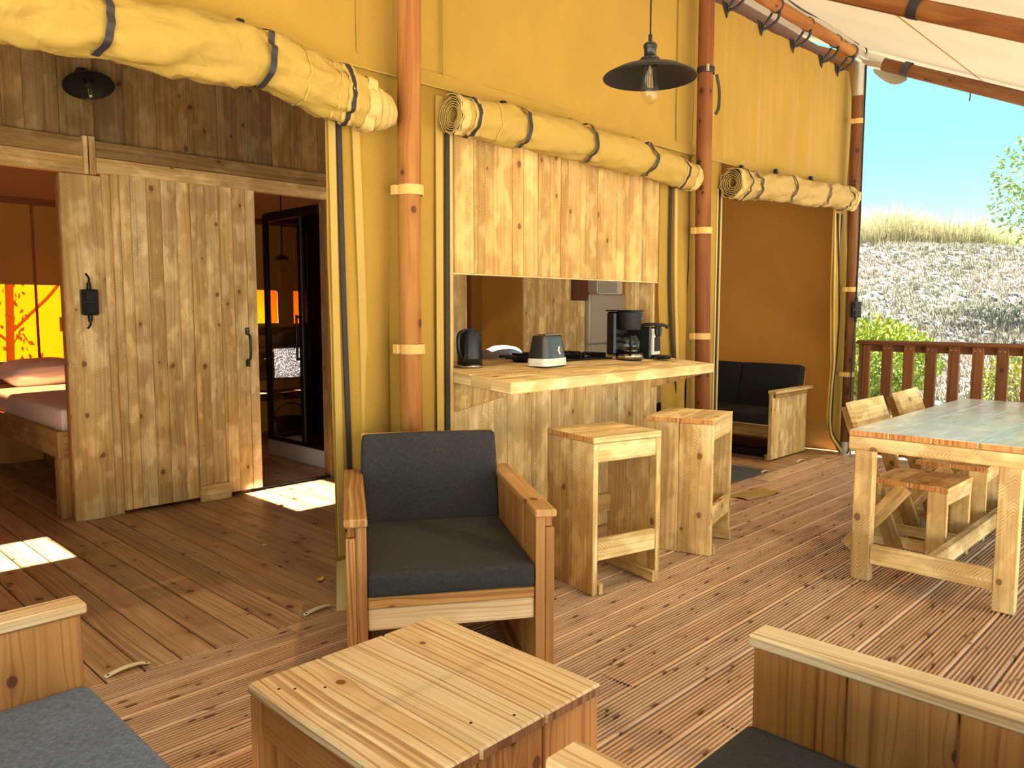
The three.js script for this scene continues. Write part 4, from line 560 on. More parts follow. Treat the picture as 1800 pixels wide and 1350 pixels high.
{ // coffee table
  const t = thing('coffee_table', 'low pine coffee table of three broad boards in the foreground', 'table', [1.278, 0, -1.583]);
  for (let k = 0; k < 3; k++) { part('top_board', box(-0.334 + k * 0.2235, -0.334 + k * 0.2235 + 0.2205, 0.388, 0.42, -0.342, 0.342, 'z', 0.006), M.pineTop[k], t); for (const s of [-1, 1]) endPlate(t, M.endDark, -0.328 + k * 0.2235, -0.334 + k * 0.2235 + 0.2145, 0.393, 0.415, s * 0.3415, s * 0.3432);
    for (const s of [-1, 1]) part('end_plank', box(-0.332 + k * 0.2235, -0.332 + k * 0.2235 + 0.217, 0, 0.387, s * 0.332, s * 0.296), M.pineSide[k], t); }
  for (const s of [-1, 1]) part('side_apron', box(s * 0.318, s * 0.286, 0.28, 0.386, -0.295, 0.295, 'z'), s < 0 ? M.pineSide[1] : M.pineSide[0], t);
  part('screw', [[-0.26, -0.22], [-0.2, -0.17], [-0.29, -0.25], [0.05, 0.29], [-0.05, 0.24]].map(([x, z]) => mv(cyl(0.004, 0.004, 0.002, 8), x, 0.4202, z)), M.dark, t);
}
// bar stools
function stool(label, pos, turn) {
  const t = thing('bar_stool', label, 'stool', pos, turn), w = 0.447, d = 0.40, H = 0.8, h = w / 2;
  for (let k = 0; k < 2; k++) { const z0 = -d / 2 + k * d / 2; part('seat_board', box(-h, h, H - 0.032, H, z0 + 0.001, z0 + d / 2 - 0.001, 'x', 0.003), M.scaf[k ? 0 : 4], t); for (const s of [-1, 1]) endPlate(t, M.endOrange, s * (h - 0.0005), s * (h + 0.0012), H - 0.029, H - 0.003, z0 + 0.004, z0 + d / 2 - 0.004);
    for (const s of [-1, 1]) part('side_plank', box(s * h, s * (h - 0.032), 0, H - 0.033, z0 + 0.001, z0 + d / 2 - 0.001), M.scaf[(k + (s > 0 ? 2 : 1)) % 5], t); }
  for (const s of [-1, 1]) { part('apron', box(-h + 0.033, h - 0.033, H - 0.128, H - 0.034, s * (d / 2 - 0.006), s * (d / 2 - 0.036), 'x'), M.scaf[0], t);
    part('foot_runner', box(s * (h - 0.033), s * (h - 0.058), 0.002, 0.06, -d / 2 + 0.02, d / 2 + 0.012, 'z'), M.scaf[4], t); }
  part('foot_rail', box(-h + 0.033, h - 0.033, 0.175, 0.282, d / 2 - 0.002, d / 2 - 0.032, 'x'), M.scaf[4], t);
  part('back_rail', box(-h + 0.033, h - 0.033, 0.30, 0.40, -d / 2 + 0.034, -d / 2 + 0.004, 'x'), M.scaf[3], t);
  return t;
}
stool('plank bar stool nearest the armchair, its open front turned to the camera', [3.243, 0, -2.50], R(-13.4));
stool('plank bar stool beside the reddish log post, its closed side turned to the camera', [4.122, 0, -2.518], R(14.9));

// dining table and chairs
{
  const t = thing('dining_table', 'long plank dining table with sky glare tinted into its top on the right', 'table', [4.15, 0, -1.58]);
  for (let k = 0; k < 4; k++) part('top_board', box(0, 2.06, 0.766, 0.798, k * 0.2015 + 0.001, k * 0.2015 + 0.2, 'x', 0.003), M.tableTopGlare[k % 3], t), endPlate(t, M.endOrange, -0.0012, 0.0006, 0.769, 0.795, k * 0.2015 + 0.004, k * 0.2015 + 0.197);
  for (const [x, s] of [[0.0, 1], [2.06, -1]]) { part('end_apron', box(x - s * 0.008, x + s * 0.024, 0.696, 0.765, 0.004, 0.80, 'z'), M.scaf[1], t);
    for (const z of [0.03, 0.69]) part('leg', box(x + s * 0.012, x + s * 0.075, 0, 0.765, z, z + 0.092), M.scaf[z < 0.1 ? 1 : 4], t);
    part('end_stretcher', box(x + s * 0.02, x + s * 0.052, 0.096, 0.197, 0.123, 0.689, 'z'), M.scaf[1], t); }
  for (const z of [0.035, 0.745]) part('side_apron', box(0.08, 1.98, 0.69, 0.765, z, z + 0.03, 'x'), M.scaf[3], t);
  part('long_stretcher', box(0.053, 2.0, 0.10, 0.19, 0.385, 0.43, 'x'), M.scaf[1], t);
}
function diningChair(label, pos, turn) { // origin under the seat centre, faces +z
  const t = thing('dining_chair', label, 'chair', pos, turn), h = 0.22;
  for (let k = 0; k < 2; k++) part('seat_board', box(-h, h, 0.43, 0.46, -0.205 + k * 0.206, -0.001 + k * 0.206, 'x'), M.scaf[k ? 3 : 1], t), endPlate(t, M.endOrange, -h - 0.0012, -h + 0.0006, 0.433, 0.457, -0.201 + k * 0.206, -0.005 + k * 0.206);
  part('front_apron', box(-h + 0.03, h - 0.03, 0.36, 0.428, 0.175, 0.2, 'x'), M.scaf[0], t);
  part('back_apron', box(-h + 0.03, h - 0.03, 0.36, 0.428, -0.18, -0.155, 'x'), M.scaf[3], t);
  const slab = (name, y0, z0, y1, z1, x, wd, tk, m) => { const L = Math.hypot(y1 - y0, z1 - z0), g = plank(tk, L, wd, 'y'); g.rotateX(Math.atan2(z1 - z0, y1 - y0)); part(name, mv(g, x, (y0 + y1) / 2, (z0 + z1) / 2), m, t); };
  for (const s of [-1, 1]) {
    part('front_leg', box(s * h, s * (h - 0.03), 0, 0.429, 0.10, 0.2), M.scaf[3], t);
    slab('upright', 0.02, -0.06, 0.86, -0.37, s * (h - 0.045), 0.085, 0.028, M.scafDark[2]);
    slab('rear_leg', 0.43, -0.02, 0.02, -0.33, s * (h - 0.014), 0.085, 0.028, M.scaf[3]);
    part('side_stretcher', box(s * (h - 0.06), s * (h - 0.09), 0.06, 0.12, -0.28, 0.19, 'z'), M.scaf[4], t);
  }
  part('rear_stretcher', box(-h + 0.07, h - 0.07, 0.06, 0.13, -0.27, -0.24, 'x'), M.scaf[1], t);
  const g = plank(0.5, 0.165, 0.032, 'x'); g.rotateX(-0.36); part('backrest', mv(g, 0, 0.81, -0.315), M.scaf[0], t);
  return t;
}
diningChair('plank dining chair under the near end of the table, its backrest closest to the canvas', [4.85, 0, -1.42], R(-1));
diningChair('plank dining chair behind the first one, its backrest against the railing', [5.62, 0, -1.43], R(3));

// railing
{
  const t = thing('railing', 'brown timber balustrade with square balusters along the right side of the deck', 'railing', [7.78, 0, 0]);
  part('top_rail', box(-0.03, 0.12, 1.10, 1.135, -2.92, 0.9, 'z', 0.005), M.rail[0], t); part('rail_board', box(0.04, 0.075, 1.03, 1.10, -2.9, 0.9, 'z'), M.rail[2], t); part('bottom_rail', box(0.04, 0.085, 0.08, 0.17, -2.9, 0.9, 'z'), M.rail[1], t);
  part('end_post', box(0.0, 0.09, 0, 1.099, -2.90, -2.87), M.rail[0], t); part('end_post', box(0.0, 0.09, 0, 1.099, 0.8, 0.89), M.rail[0], t);
  part('baluster', box(0.005, 0.04, 0.1, 1.09, -2.865, -2.80), M.rail[1], t);
  for (let i = 0; i < 18; i++) { const z = -2.64 + i * 0.1905; if (z > 0.75) break; const b = part('baluster', box(-0.005, 0.04, 0.04, 1.10, z - 0.044, z + 0.044), M.rail[i % 3], t); part('screw', [-0.02, 0.02].map((dz) => cyl(0.005, 0.005, 0.003, 8).rotateZ(PI / 2).translate(-0.006, 1.065, z + dz)), M.screw, b); }
}

// ------------------------------------------------------------------ bar shelf and what stands on it
{
  const t = thing('bar_shelf', 'thick plank bar shelf on two brackets below the kitchen hatch', 'shelf', [2.735, 1.10, -3.128]); t.rotation.x = 0.075;
  for (let k = 0; k < 3; k++) part('plank', box(0, 1.94, -0.061, 0, k * 0.149 + 0.001, k * 0.149 + 0.148, 'x', 0.004), M.scaf[[0, 4, 0][k]], t);
  for (const x of [0.02, 1.86]) part('bracket', new THREE.ExtrudeGeometry(new THREE.Shape([[0.002, -0.062], [0.40, -0.062], [0.39, -0.075], [0.002, -0.225]].map((p) => new THREE.Vector2(...p))), { depth: 0.03, bevelEnabled: false }).rotateY(-PI / 2).translate(x + 0.03, 0, 0), M.scaf[2], t);
  part('hinge', box(1.70, 1.79, -0.085, -0.063, 0.005, 0.05), M.blackMetal, t);
  const w = thing('worktop', 'kitchen worktop behind the hatch with the hob on it', 'worktop', [2.75, 0, -3.17]);
  part('top', box(0, 1.9, 1.06, 1.095, -0.62, 0, 'x'), M.scaf[1], w); for (const x of [0.02, 1.88]) part('side_panel', box(x - 0.015, x + 0.015, 0, 1.06, -0.6, -0.02), M.scaf[3], w);
}
{ // kettle
  const t = thing('kettle', 'black electric kettle with a steel base ring at the left end of the hatch', 'kettle', [3.012, 1.097, -3.285], R(10));
  part('body', lathe([[0, 0.02], [0.072, 0.02], [0.072, 0.055], [0.0715, 0.058], [0.0722, 0.06], [0.066, 0.14], [0.057, 0.20], [0.053, 0.207], [0, 0.207]], 48), M.black, t);
  part('base_ring', lathe([[0, 0], [0.073, 0], [0.0735, 0.018], [0, 0.018]], 40), M.chrome, t);
  part('lid', lathe([[0.055, 0.205], [0.052, 0.213], [0.03, 0.219], [0.014, 0.22], [0.012, 0.226], [0, 0.227]], 32), M.blackMetal, t);
  const sp = extrude([[-0.012, 0.0], [0.0, 0.0], [0.03, 0.062], [-0.01, 0.062]], 0.04, 0.004); part('spout', sp.translate(0.054, 0.14, -0.02), M.black, t);
  part('handle', tube([[-0.05, 0.203, 0], [-0.075, 0.205, 0], [-0.102, 0.185, 0], [-0.108, 0.14, 0], [-0.10, 0.09, 0], [-0.082, 0.062, 0], [-0.068, 0.058, 0]], 0.011, 40, 12), M.black, t);
}
solo('pan_lid', new THREE.SphereGeometry(0.075, 28, 14, 0, 2 * PI, 0, PI / 2).scale(1, 0.85, 1).translate(3.13, 1.096, -3.42), M.blackMat, 'black dome standing behind the kettle', 'lid');
{ // frying pan behind the toaster
  const t = thing('frying_pan', 'black frying pan whose handle pokes out left of the toaster', 'pan', [3.62, 1.096, -3.40]);
  part('bowl', lathe([[0, 0], [0.09, 0], [0.112, 0.032], [0.115, 0.032], [0.093, -0.002], [0, -0.002]], 36), M.blackMat, t); part('handle', tube([[-0.11, 0.028, 0], [-0.17, 0.042, 0.005], [-0.26, 0.045, 0.01]], 0.010, 16, 8), M.blackMat, t);
}
{ // toaster
  const t = thing('toaster', 'black and cream toaster with an oval dial on the bar shelf', 'toaster', [3.42, 1.097, -3.06], R(12));
  const shell = (w0, d0, w1, d1, y0, y1, r) => { const N = 48, ring = (w, d, y) => { const p = []; for (let i = 0; i < N; i++) { const a = i / N * 2 * PI, e = 0.42, c = Math.cos(a), s = Math.sin(a); p.push([Math.sign(c) * Math.pow(Math.abs(c), e) * w / 2, y, Math.sign(s) * Math.pow(Math.abs(s), e) * d / 2]); } return p; };
    const rows = []; for (let j = 0; j <= 10; j++) { const v = j / 10; rows.push(ring(mix(w0, w1, v), mix(d0, d1, v), mix(y0, y1, v))); } rows.push(ring(w1 - r, d1 - r, y1 + r * 0.7), ring(w1 - 3 * r, d1 - 3 * r, y1 + r), ring(0.001, 0.001, y1 + r));
    return sheet(N, rows.length - 1, (u, v) => rows[Math.round(v * (rows.length - 1))][Math.round(u * N) % N]); };
  part('base', shell(0.262, 0.155, 0.256, 0.15, 0.004, 0.045, 0.003), M.cream, t); part('foot', mv(box(-0.12, 0.12, 0, 0.006, -0.065, 0.065), 0, 0, 0), M.black, t);
  part('body', shell(0.25, 0.146, 0.208, 0.112, 0.046, 0.172, 0.008), M.gun, t);
  part('slot_plate', box(-0.075, 0.075, 0.181, 0.184, -0.035, 0.035), M.chrome, t); part('slot', [box(-0.068, 0.068, 0.1835, 0.1855, -0.022, -0.006), box(-0.068, 0.068, 0.1835, 0.1855, 0.006, 0.022)], M.dark, t);
  const dial = part('dial', new THREE.SphereGeometry(0.02, 24, 16).scale(0.7, 1.25, 0.3).rotateX(-0.13).translate(0.02, 0.092, 0.0705), M.cream, t); part('dial_face', new THREE.SphereGeometry(0.011, 20, 12).scale(0.75, 1.3, 0.4).rotateX(-0.13).translate(0.02, 0.092, 0.0745), M.gun, dial);
  part('mark', [box(-0.006, 0.002, 0.090, 0.094, 0.066, 0.0715), box(0.038, 0.046, 0.090, 0.094, 0.066, 0.0715)], M.cream, t);
  part('crumb_tray', box(-0.131, -0.127, 0.016, 0.03, -0.04, 0.04), M.cream, t);
}
{ // filter coffee machine
  const t = thing('coffee_maker', 'tall black filter coffee machine with a glass jug on the bar shelf', 'coffee machine', [4.235, 1.098, -3.06], R(6));
  part('base', mv(lathe([[0, 0], [0.088, 0], [0.09, 0.006], [0, 0.006]], 40), 0, 0, 0), M.black, t);
  part('base_band', lathe([[0.0, 0.006], [0.09, 0.006], [0.09, 0.038], [0.0, 0.038]], 40), M.chrome, t);
  part('hot_plate', lathe([[0, 0.038], [0.085, 0.038], [0.082, 0.046], [0, 0.046]], 36), M.black, t);
  part('column', box(-0.085, 0.085, 0.03, 0.315, -0.13, -0.06, 'y', 0.012), M.black, t);
  part('filter_basket', lathe([[0, 0.195], [0.062, 0.195], [0.07, 0.2], [0.082, 0.305], [0.083, 0.318], [0.07, 0.322], [0, 0.322]], 40), M.blackMat, t);
  part('lid', box(-0.09, 0.09, 0.318, 0.326, -0.135, 0.06, 'z', 0.003), M.black, t);
  part('emblem', new THREE.SphereGeometry(0.012, 20, 12).scale(1.1, 0.75, 0.15).rotateX(-0.1).translate(0.02, 0.268, 0.079), M.gun, t);
  const jug = part('jug', lathe([[0, 0.048], [0.055, 0.048], [0.066, 0.075], [0.068, 0.1], [0.058, 0.135], [0.05, 0.15]], 36), M.glass, t);
  part('jug_lid', lathe([[0, 0.172], [0.035, 0.17], [0.05, 0.155], [0.05, 0.148], [0, 0.148]], 32), M.black, jug); part('jug_band', lathe([[0.0675, 0.112], [0.069, 0.112], [0.069, 0.122], [0.0665, 0.122]], 32), M.black, jug);
  part('jug_base_plate', lathe([[0, 0.05], [0.052, 0.05], [0.058, 0.064], [0, 0.064]], 28), M.chrome, jug).name = 'jug_base';  // chrome disc inside the bottom of the jug
  part('jug_handle', tube([[-0.045, 0.155, 0.03], [-0.075, 0.15, 0.055], [-0.085, 0.11, 0.062], [-0.075, 0.07, 0.055], [-0.058, 0.062, 0.042]], 0.011, 24, 10), M.black, jug);
}
{ // capsule machine
  const t = thing('capsule_machine', 'small black and cream capsule coffee machine right of the filter machine', 'coffee machine', [4.47, 1.096, -3.0], R(8));
  part('body', box(-0.06, 0.05, 0.0, 0.215, -0.22, -0.02, 'y', 0.012), M.black, t);
  part('front_panel', mv(extrude([[-0.05, 0.03], [0.05, 0.03], [0.046, 0.15], [0.042, 0.16], [0.048, 0.2], [-0.048, 0.2], [-0.042, 0.16], [-0.046, 0.15]], 0.012, 0.003), 0, 0, -0.018), M.cream, t);
  part('cup_recess', box(-0.04, 0.04, 0.05, 0.145, -0.004, 0.002, 'y', 0.004), M.blackMat, t);
  const d = part('dial', cyl(0.043, 0.043, 0.02, 32).rotateX(PI / 2).translate(0, 0.187, 0.004), M.blackMetal, t); part('dial_bar', box(-0.008, 0.008, 0.15, 0.222, 0.012, 0.024), M.black, d);
  part('lever', [tube([[-0.05, 0.222, -0.12], [-0.02, 0.232, -0.05], [0.03, 0.228, 0.02], [0.055, 0.218, 0.04]], 0.011, 20, 10), mv(new THREE.SphereGeometry(0.014, 16, 12), 0.056, 0.215, 0.042)], M.black, t);
  part('drip_tray', mv(lathe([[0, 0], [0.05, 0], [0.058, 0.022], [0.05, 0.022], [0.045, 0.012], [0, 0.012]], 32).scale(1, 1, 1.1), 0, 0, 0.04), M.black, t);
}
{ // gas hob
  const t = thing('gas_hob', 'black gas hob with cast iron grates behind the bar shelf', 'hob', [4.0, 1.096, -3.47]);
  part('plate', box(-0.28, 0.28, 0, 0.008, -0.24, 0.24, 'x', 0.003), M.blackMetal, t);
  for (const [x, z] of [[-0.13, -0.11], [0.13, -0.11], [-0.13, 0.11], [0.13, 0.11]]) { part('burner', mv(lathe([[0, 0.008], [0.04, 0.008], [0.042, 0.018], [0.03, 0.026], [0, 0.026]], 24), x, 0, z), M.gun, t);
    part('grate', [box(x - 0.11, x + 0.11, 0.03, 0.042, z - 0.005, z + 0.005, 'x'), box(x - 0.005, x + 0.005, 0.03, 0.042, z - 0.1, z + 0.1, 'z'), box(x - 0.115, x - 0.105, 0.008, 0.04, z - 0.1, z + 0.1, 'z'), box(x + 0.105, x + 0.115, 0.008, 0.04, z - 0.1, z + 0.1, 'z')], M.blackMat, t); }
}
{ // fridge, microwave, shadowy recess panel at the back of the kitchen
  const t = thing('fridge', 'grey two-door fridge seen through the kitchen hatch', 'fridge', [7.06, 0, -5.70]);
  part('cabinet', box(0.01, 0.79, 0.02, 1.60, -0.58, -0.03, 'y', 0.006), M.fridge, t); part('door', box(0.0, 0.80, 1.04, 1.605, -0.028, 0.035, 'y', 0.01), M.fridge, t); part('door', box(0.0, 0.80, 0.06, 1.03, -0.028, 0.035, 'y', 0.01), M.fridge, t);
  part('edge_strip', box(0.012, 0.022, 0.08, 1.6, 0.034, 0.042, 'y', 0.002), M.chrome, t); part('hinge', [box(0.0, 0.16, 1.606, 1.622, -0.02, 0.03, 'x'), box(-0.008, 0.04, 1.028, 1.042, 0.0, 0.045, 'x')], M.chrome, t); for (const x of [0.08, 0.72]) part('foot', mv(cyl(0.02, 0.02, 0.03, 12), x, 0.015, -0.2), M.black, t);
  const m = thing('microwave', 'pale grey microwave oven on top of the fridge', 'microwave', [7.62, 1.602, -5.86]);
  part('case', box(-0.25, 0.25, 0.01, 0.28, -0.3, 0.06, 'y', 0.008), M.cream, m); part('door', box(-0.24, 0.12, 0.03, 0.26, 0.061, 0.075, 'y', 0.006), M.fridge, m); for (const x of [-0.2, 0.2]) part('foot', mv(cyl(0.015, 0.015, 0.012, 10), x, 0.005, -0.1), M.black, m);
  const c = thing('recess_panel', 'dark brown panel standing in for a shadowy recess beside the fridge', 'cupboard', [6.80, 1.535, -5.725]);  // thin dark panel put where there is a shadowy recess
  part('case', box(0, 0.255, 0, 0.7, 0, 0.03), M.recessDark ?? (M.recessDark = std({ map: T.pine, color: new THREE.Color(0.12, 0.05, 0.03), roughness: 0.6 })), c); part('door', box(0.004, 0.25, 0.006, 0.69, 0.031, 0.045), M.recessDark, c);
  // sofa-side bits
  const b = thing('storage_box', 'flat black storage box under the indoor sofa', 'box', [7.25, 0.0, -3.85]); part('tray', box(-0.2, 0.2, 0.0, 0.09, -0.4, 0.4, 'z', 0.01), M.black, b); part('lid', box(-0.21, 0.21, 0.09, 0.11, -0.41, 0.41, 'z', 0.006), M.blackMat, b);
}
solo('rug', box(5.3, 6.45, 0.001, 0.014, -4.7, -3.14, 'z', 0.004), M.rug, 'grey woven rug on the boards before the indoor sofa', 'rug');

// ------------------------------------------------------------------ bedroom, bathroom
function pillow(label, p, turn, w, d, h, seed) { const g = new THREE.SphereGeometry(1, 40, 24), q = g.attributes.position; for (let i = 0; i < q.count; i++) { const x = q.getX(i), y = q.getY(i), z = q.getZ(i), f = (v) => Math.sign(v) * Math.pow(Math.abs(v), 0.55), X = f(x), Zz = f(z); const edge = Math.max(Math.abs(X), Math.abs(Zz)); const k = Math.pow(Math.max(0, 1 - edge ** 3), 0.5) * 0.9 + 0.1;
    q.setXYZ(i, X * w / 2 * (1 + 0.04 * Math.abs(Zz)), Math.sign(y) * Math.pow(Math.abs(y), 0.7) * h / 2 * k + 0.02 * (fbm(X * 3 + seed + 9, Zz * 3 + 9, 256, 256, 3) - 0.5), Zz * d / 2); } g.computeVertexNormals();
  const o = solo('pillow', g, M.pillowFab, label, 'pillow'); o.position.set(...p); o.rotation.set(0.18, turn, 0); return o; }
{
  const t = thing('bed', 'timber bed with a headboard seen through the open left doorway', 'bed', [1.58, 0, -5.84]);
  part('side_rail', box(0, 0.034, 0.42, 0.605, -2.42, 0, 'z'), M.scafDark[2], t); part('foot_rail', box(0.034, 1.2, 0.42, 0.605, -0.034, 0, 'x'), M.scafDark[2], t); part('side_rail', box(1.17, 1.2, 0.42, 0.605, -2.42, -0.034, 'z'), M.scafDark[0], t);
  for (const [x, z] of [[0, -0.0], [1.1, 0], [0, -2.3], [1.1, -2.3]]) part('leg', box(x, x + 0.10, 0, 0.42, z - 0.10, z), M.scafDark[2], t);
  for (let k = 0; k < 2; k++) part('headboard_plank', box(-0.6, 1.22, 0.62 + k * 0.165, 0.78 + k * 0.165, -2.47, -2.44, 'x'), M.scafDark[k], t);
  part('slat_base', box(0.035, 1.169, 0.54, 0.57, -2.4, -0.04, 'x'), M.scafDark[1], t);
  const m = solo('mattress', cushion(1.13, 0.18, 2.36, 0.03, 0.01).translate(2.18, 0.665, -7.06), M.sheetFab, 'mattress under a pale pink sheet on the timber bed', 'mattress');
  pillow('plump pale pillow at the head of the left bed', [2.05, 0.865, -7.95], 0.15, 0.68, 0.44, 0.24, 2);
  solo('bed_shelf', box(2.34, 2.56, 1.22, 1.36, -8.39, -8.25, 'x'), M.scafDark[1], 'small dark wooden shelf box in front of the orange window', 'shelf');
  // second bedroom behind the kitchen
  const b = thing('bed', 'bed glimpsed through the far doorway behind the kettle', 'bed', [6.0, 0, -6.32]); part('side_rail', box(0, 0.034, 0.3, 0.5, -2.1, 0, 'z'), M.scafDark[2], b); part('foot_rail', box(0.034, 1.7, 0.3, 0.5, -0.03, 0, 'x'), M.scafDark[0], b); part('mattress', cushion(1.66, 0.18, 2.05, 0.03, 0.01).translate(0.86, 0.56, -1.05), M.sheetFab, b); for (const [x, z] of [[0, 0], [1.6, 0], [0, -2], [1.6, -2]]) part('leg', box(x, x + 0.1, 0, 0.3, z - 0.1, z), M.scafDark[2], b);
  pillow('white crumpled pillow seen between the kettle and the toaster', [7.22, 0.80, -7.25], 0.5, 0.85, 0.5, 0.3, 5);
}
{ // shower
  const t = thing('shower_cabin', 'black framed shower cabin with smoked glass on a white tray', 'shower', [3.74, 0.012, -5.86]);
  part('tray', [box(0, 0.9, 0, 0.16, -1.16, 0, 'z', 0.012)], M.white, t);
  const bar = (n, x0, x1, y0, y1, z0, z1) => part(n, box(x0, x1, y0, y1, z0, z1, 'y', 0.003), M.black, t);
  bar('corner_post', 0.0, 0.045, 0.16, 2.32, -1.15, -1.10); bar('corner_post', 0.0, 0.045, 0.16, 2.32, -0.06, -0.01); bar('top_rail', 0.0, 0.045, 2.25, 2.33, -1.099, -0.061); bar('bottom_rail', 0.0, 0.045, 0.161, 0.20, -1.099, -0.061);
  bar('mid_post', 0.005, 0.04, 0.2, 2.25, -0.53, -0.47); bar('top_rail', 0.046, 0.88, 2.25, 2.33, -1.15, -1.11); bar('corner_post', 0.46, 0.5, 0.2, 2.25, -1.15, -1.11); bar('bottom_rail', 0.046, 0.88, 0.161, 0.2, -1.15, -1.11);
  part('glass_panel', box(0.018, 0.026, 0.2, 2.25, -1.10, -0.53), M.glassSmoke, t); part('glass_door', box(0.028, 0.036, 0.2, 2.25, -0.5, -0.06), M.glassDark, t); part('glass_panel', box(0.046, 0.46, 0.2, 2.25, -1.135, -1.127), M.glassSmoke, t);
  part('back_panel', box(0.5, 0.9, 0.161, 2.25, -1.15, -1.12), M.black, t); part('back_panel', box(0.87, 0.9, 0.161, 2.25, -1.119, -0.01), M.black, t);
  part('door_edge_strip', box(-0.004, 0.006, 0.2, 2.25, -0.468, -0.452), M.gun, t);
  part('door_handle', [tube([[-0.004, 1.35, -0.5], [-0.035, 1.35, -0.5], [-0.035, 1.35, -0.5], [-0.035, 0.98, -0.5], [-0.004, 0.98, -0.5]], 0.011, 24, 8)], M.black, t);
}
{
  const t = thing('vanity_stand', 'dark timber washstand with a shelf behind the shower glass', 'washstand', [4.0, 0.012, -7.85]);
  part('top', box(0, 0.95, 0.96, 1.0, -0.42, 0, 'x'), M.scaf[3], t); for (const x of [0, 0.86]) for (const z of [-0.09, 0]) part('leg', box(x, x + 0.09, 0, 0.96, z === 0 ? -0.09 : -0.42, z === 0 ? 0 : -0.33), M.scafDark[2], t); part('shelf', box(0.09, 0.86, 0.42, 0.5, -0.4, -0.02, 'x'), M.scafDark[0], t); part('rail', box(0.09, 0.86, 0.88, 0.96, -0.06, -0.03, 'x'), M.scafDark[2], t);
  part('splash_board', box(-0.3, 1.2, 0.6, 1.22, -0.52, -0.49, 'x'), M.scafDark[3], t);
  solo('hand_towel', sheet(20, 16, (u, v) => [4.28 + 0.38 * u, 0.68 + 0.325 * v, -7.835 + 0.012 * Math.sin(u * 9) * (1 - v)], 1, 1), phy({ map: T.pattern, roughness: 0.95 }), 'black and white patterned towel hanging from the washstand', 'towel');
  const g = cushion(0.36, 0.16, 0.24, 0.05, 0.03); g.rotateZ(0.1).translate(4.62, 1.10, -8.0); solo('folded_towel', g, std({ color: col(0.22, 0.23, 0.2), roughness: 0.95, bumpMap: T.wrinkle, bumpScale: 0.01 }), 'grey folded towel lying on the washstand', 'towel');
  solo('wash_basin', lathe([[0, 1.014], [0.12, 1.014], [0.16, 1.14], [0.155, 1.14], [0.115, 1.03], [0, 1.03]], 32).translate(4.40, 0, -8.12), M.white, 'white basin behind the grey folded towel', 'basin');
  const b = thing('bin', 'dark bucket with a hoop handle under the washstand', 'bucket', [4.35, 0.012, -7.65]); part('bucket', lathe([[0, 0], [0.13, 0], [0.16, 0.24], [0.165, 0.24], [0.165, 0.25], [0.15, 0.25], [0.12, 0.01], [0, 0.01]], 32), M.blackMat, b); part('hoop', new THREE.TorusGeometry(0.19, 0.008, 8, 40, PI).translate(0, 0.22, 0), M.gun, b);
  const s = thing('shower_head', 'small shower head with curved glass hanging in the bathroom', 'lamp', [4.22, 1.95, -7.5]); part('dish', lathe([[0.09, 0], [0.06, 0.03], [0.02, 0.05], [0, 0.05], [0, 0.045], [0.055, 0.025], [0.09, 0]], 28), M.blackMat, s); part('rod', cyl(0.006, 0.006, 0.75, 8).translate(0, 0.42, 0), M.black, s); bulb(s, 0.0, 0.9);  // shower head, built as a dish on a rod with a glass bulb
}

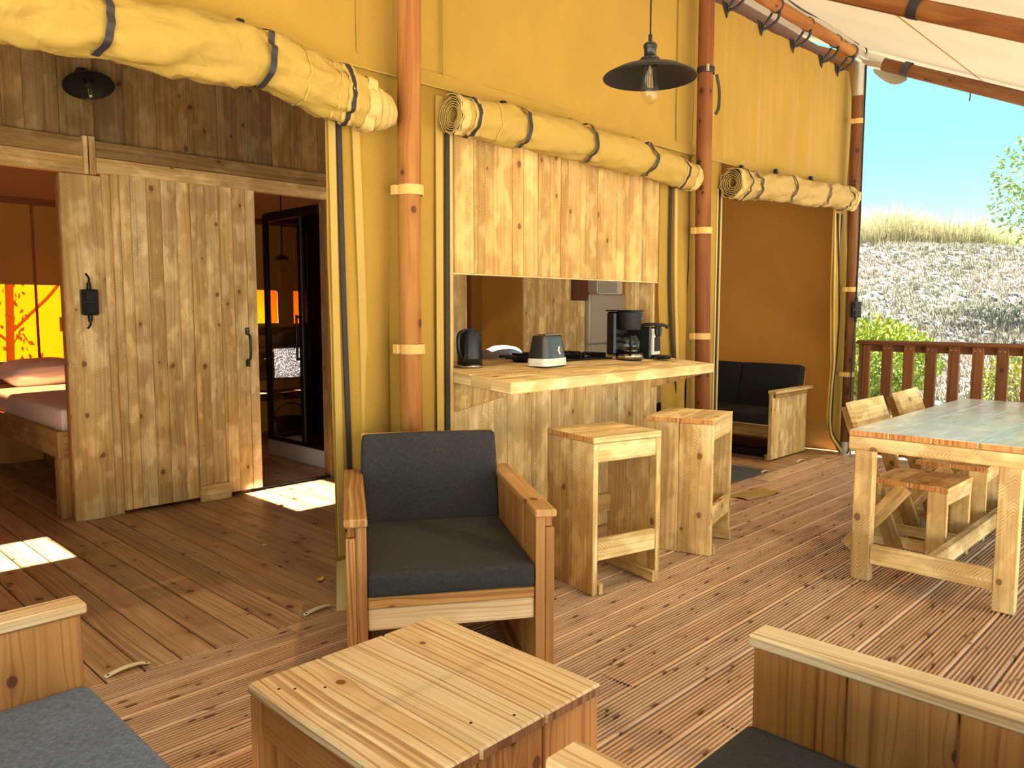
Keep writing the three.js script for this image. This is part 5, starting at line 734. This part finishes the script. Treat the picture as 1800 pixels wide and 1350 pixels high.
// ------------------------------------------------------------------ small things on the floor
const leafShape = (l, w) => sheet(8, 4, (u, v) => { const x = (u - 0.5) * l, k = Math.sin(PI * clamp(u * 0.96 + 0.02)) * w * (1 - 0.3 * u); return [x, 0.004 + 0.02 * Math.pow(u - 0.5, 2) * 4 * l * 6 + Math.abs(v - 0.5) * 0.012, (v - 0.5) * k]; });
{ const L = [[2.036, -5.014, 0.09, 0.018, 0.4, [0.55, 0.36, 0.04], 'curled yellow leaf lying nearest the sliding door'], [2.046, -4.511, 0.045, 0.03, 1.2, [0.6, 0.42, 0.04], 'small bright yellow leaf on the smooth boards'], [2.245, -4.291, 0.04, 0.03, 2.2, [0.75, 0.66, 0.42], 'pale cream leaf on the smooth boards'], [2.804, -5.095, 0.055, 0.05, 0.3, [0.3, 0.15, 0.06], 'brown leaf at the edge of the sunlit patch'], [2.729, -4.519, 0.06, 0.05, 0.9, [0.32, 0.17, 0.07], 'brown curled leaf beside the loose canvas strip'], [2.15, -3.519, 0.07, 0.04, 0.5, [0.7, 0.5, 0.06], 'yellow leaf with a long stalk beside the armchair'], [3.38, -2.36, 0.05, 0.03, 1.8, [0.5, 0.34, 0.12], 'tan leaf on the deck under the near bar stool']];
  for (const [x, z, l, w, a, c, lab] of L) { const t = thing('fallen_leaf', lab, 'leaf', [x, 0.001, z], a); part('blade', leafShape(l, w), std({ color: col(...c), roughness: 0.7, side: THREE.DoubleSide }), t); part('stalk', tube([[l * 0.45, 0.012, 0], [l * 0.8, 0.006, 0.004], [l * 1.15, 0.004, 0.012]], 0.0012, 8, 5), std({ color: col(c[0] * 0.8, c[1] * 0.7, c[2]), roughness: 0.7 }), t); } }
{ const W = [[1.06, -3.168, 0.17, 'cream webbing tab screwed to the deck edge behind the corner sofa'], [1.925, -3.166, 0.165, 'cream webbing tab screwed to the deck edge left of the armchair'], [6.39, -3.15, 0.16, 'cream webbing tab at the deck edge beside the grey rug'], [7.12, -3.15, 0.17, 'cream webbing tab at the deck edge before the indoor sofa']];
  for (const [x, z, l, lab] of W) { const t = thing('webbing_tab', lab, 'strap', [x, 0.002, z], 0.04); part('band', ribbon([[-l / 2, 0.002, 0], [-l / 4, 0.012, 0], [0, 0.018, 0.004], [l / 4, 0.014, 0], [l / 2, 0.002, 0]], 0.026, 0.003, V(0, 1, 0), 20), M.webWhite, t); part('screw', [-1, 1].map((s) => mv(cyl(0.005, 0.005, 0.004, 10), s * (l / 2 - 0.012), 0.006, 0)), M.dark, t); } }
solo('canvas_scrap', sheet(16, 10, (u, v) => [5.35 + 0.42 * u, 0.004 + 0.05 * Math.max(0, fbm(u * 3 + 4, v * 3 + 4, 256, 256, 2) - 0.45), -2.95 + 0.2 * v + 0.06 * u], 0.4, 0.2), M.canvasRoll2, 'crumpled tan canvas scrap lying on the deck behind the far bar stool', 'cloth');

scene.traverse((o) => { if (o.isMesh) { o.castShadow = true; o.receiveShadow = true; } });
renderer.render(scene, camera);
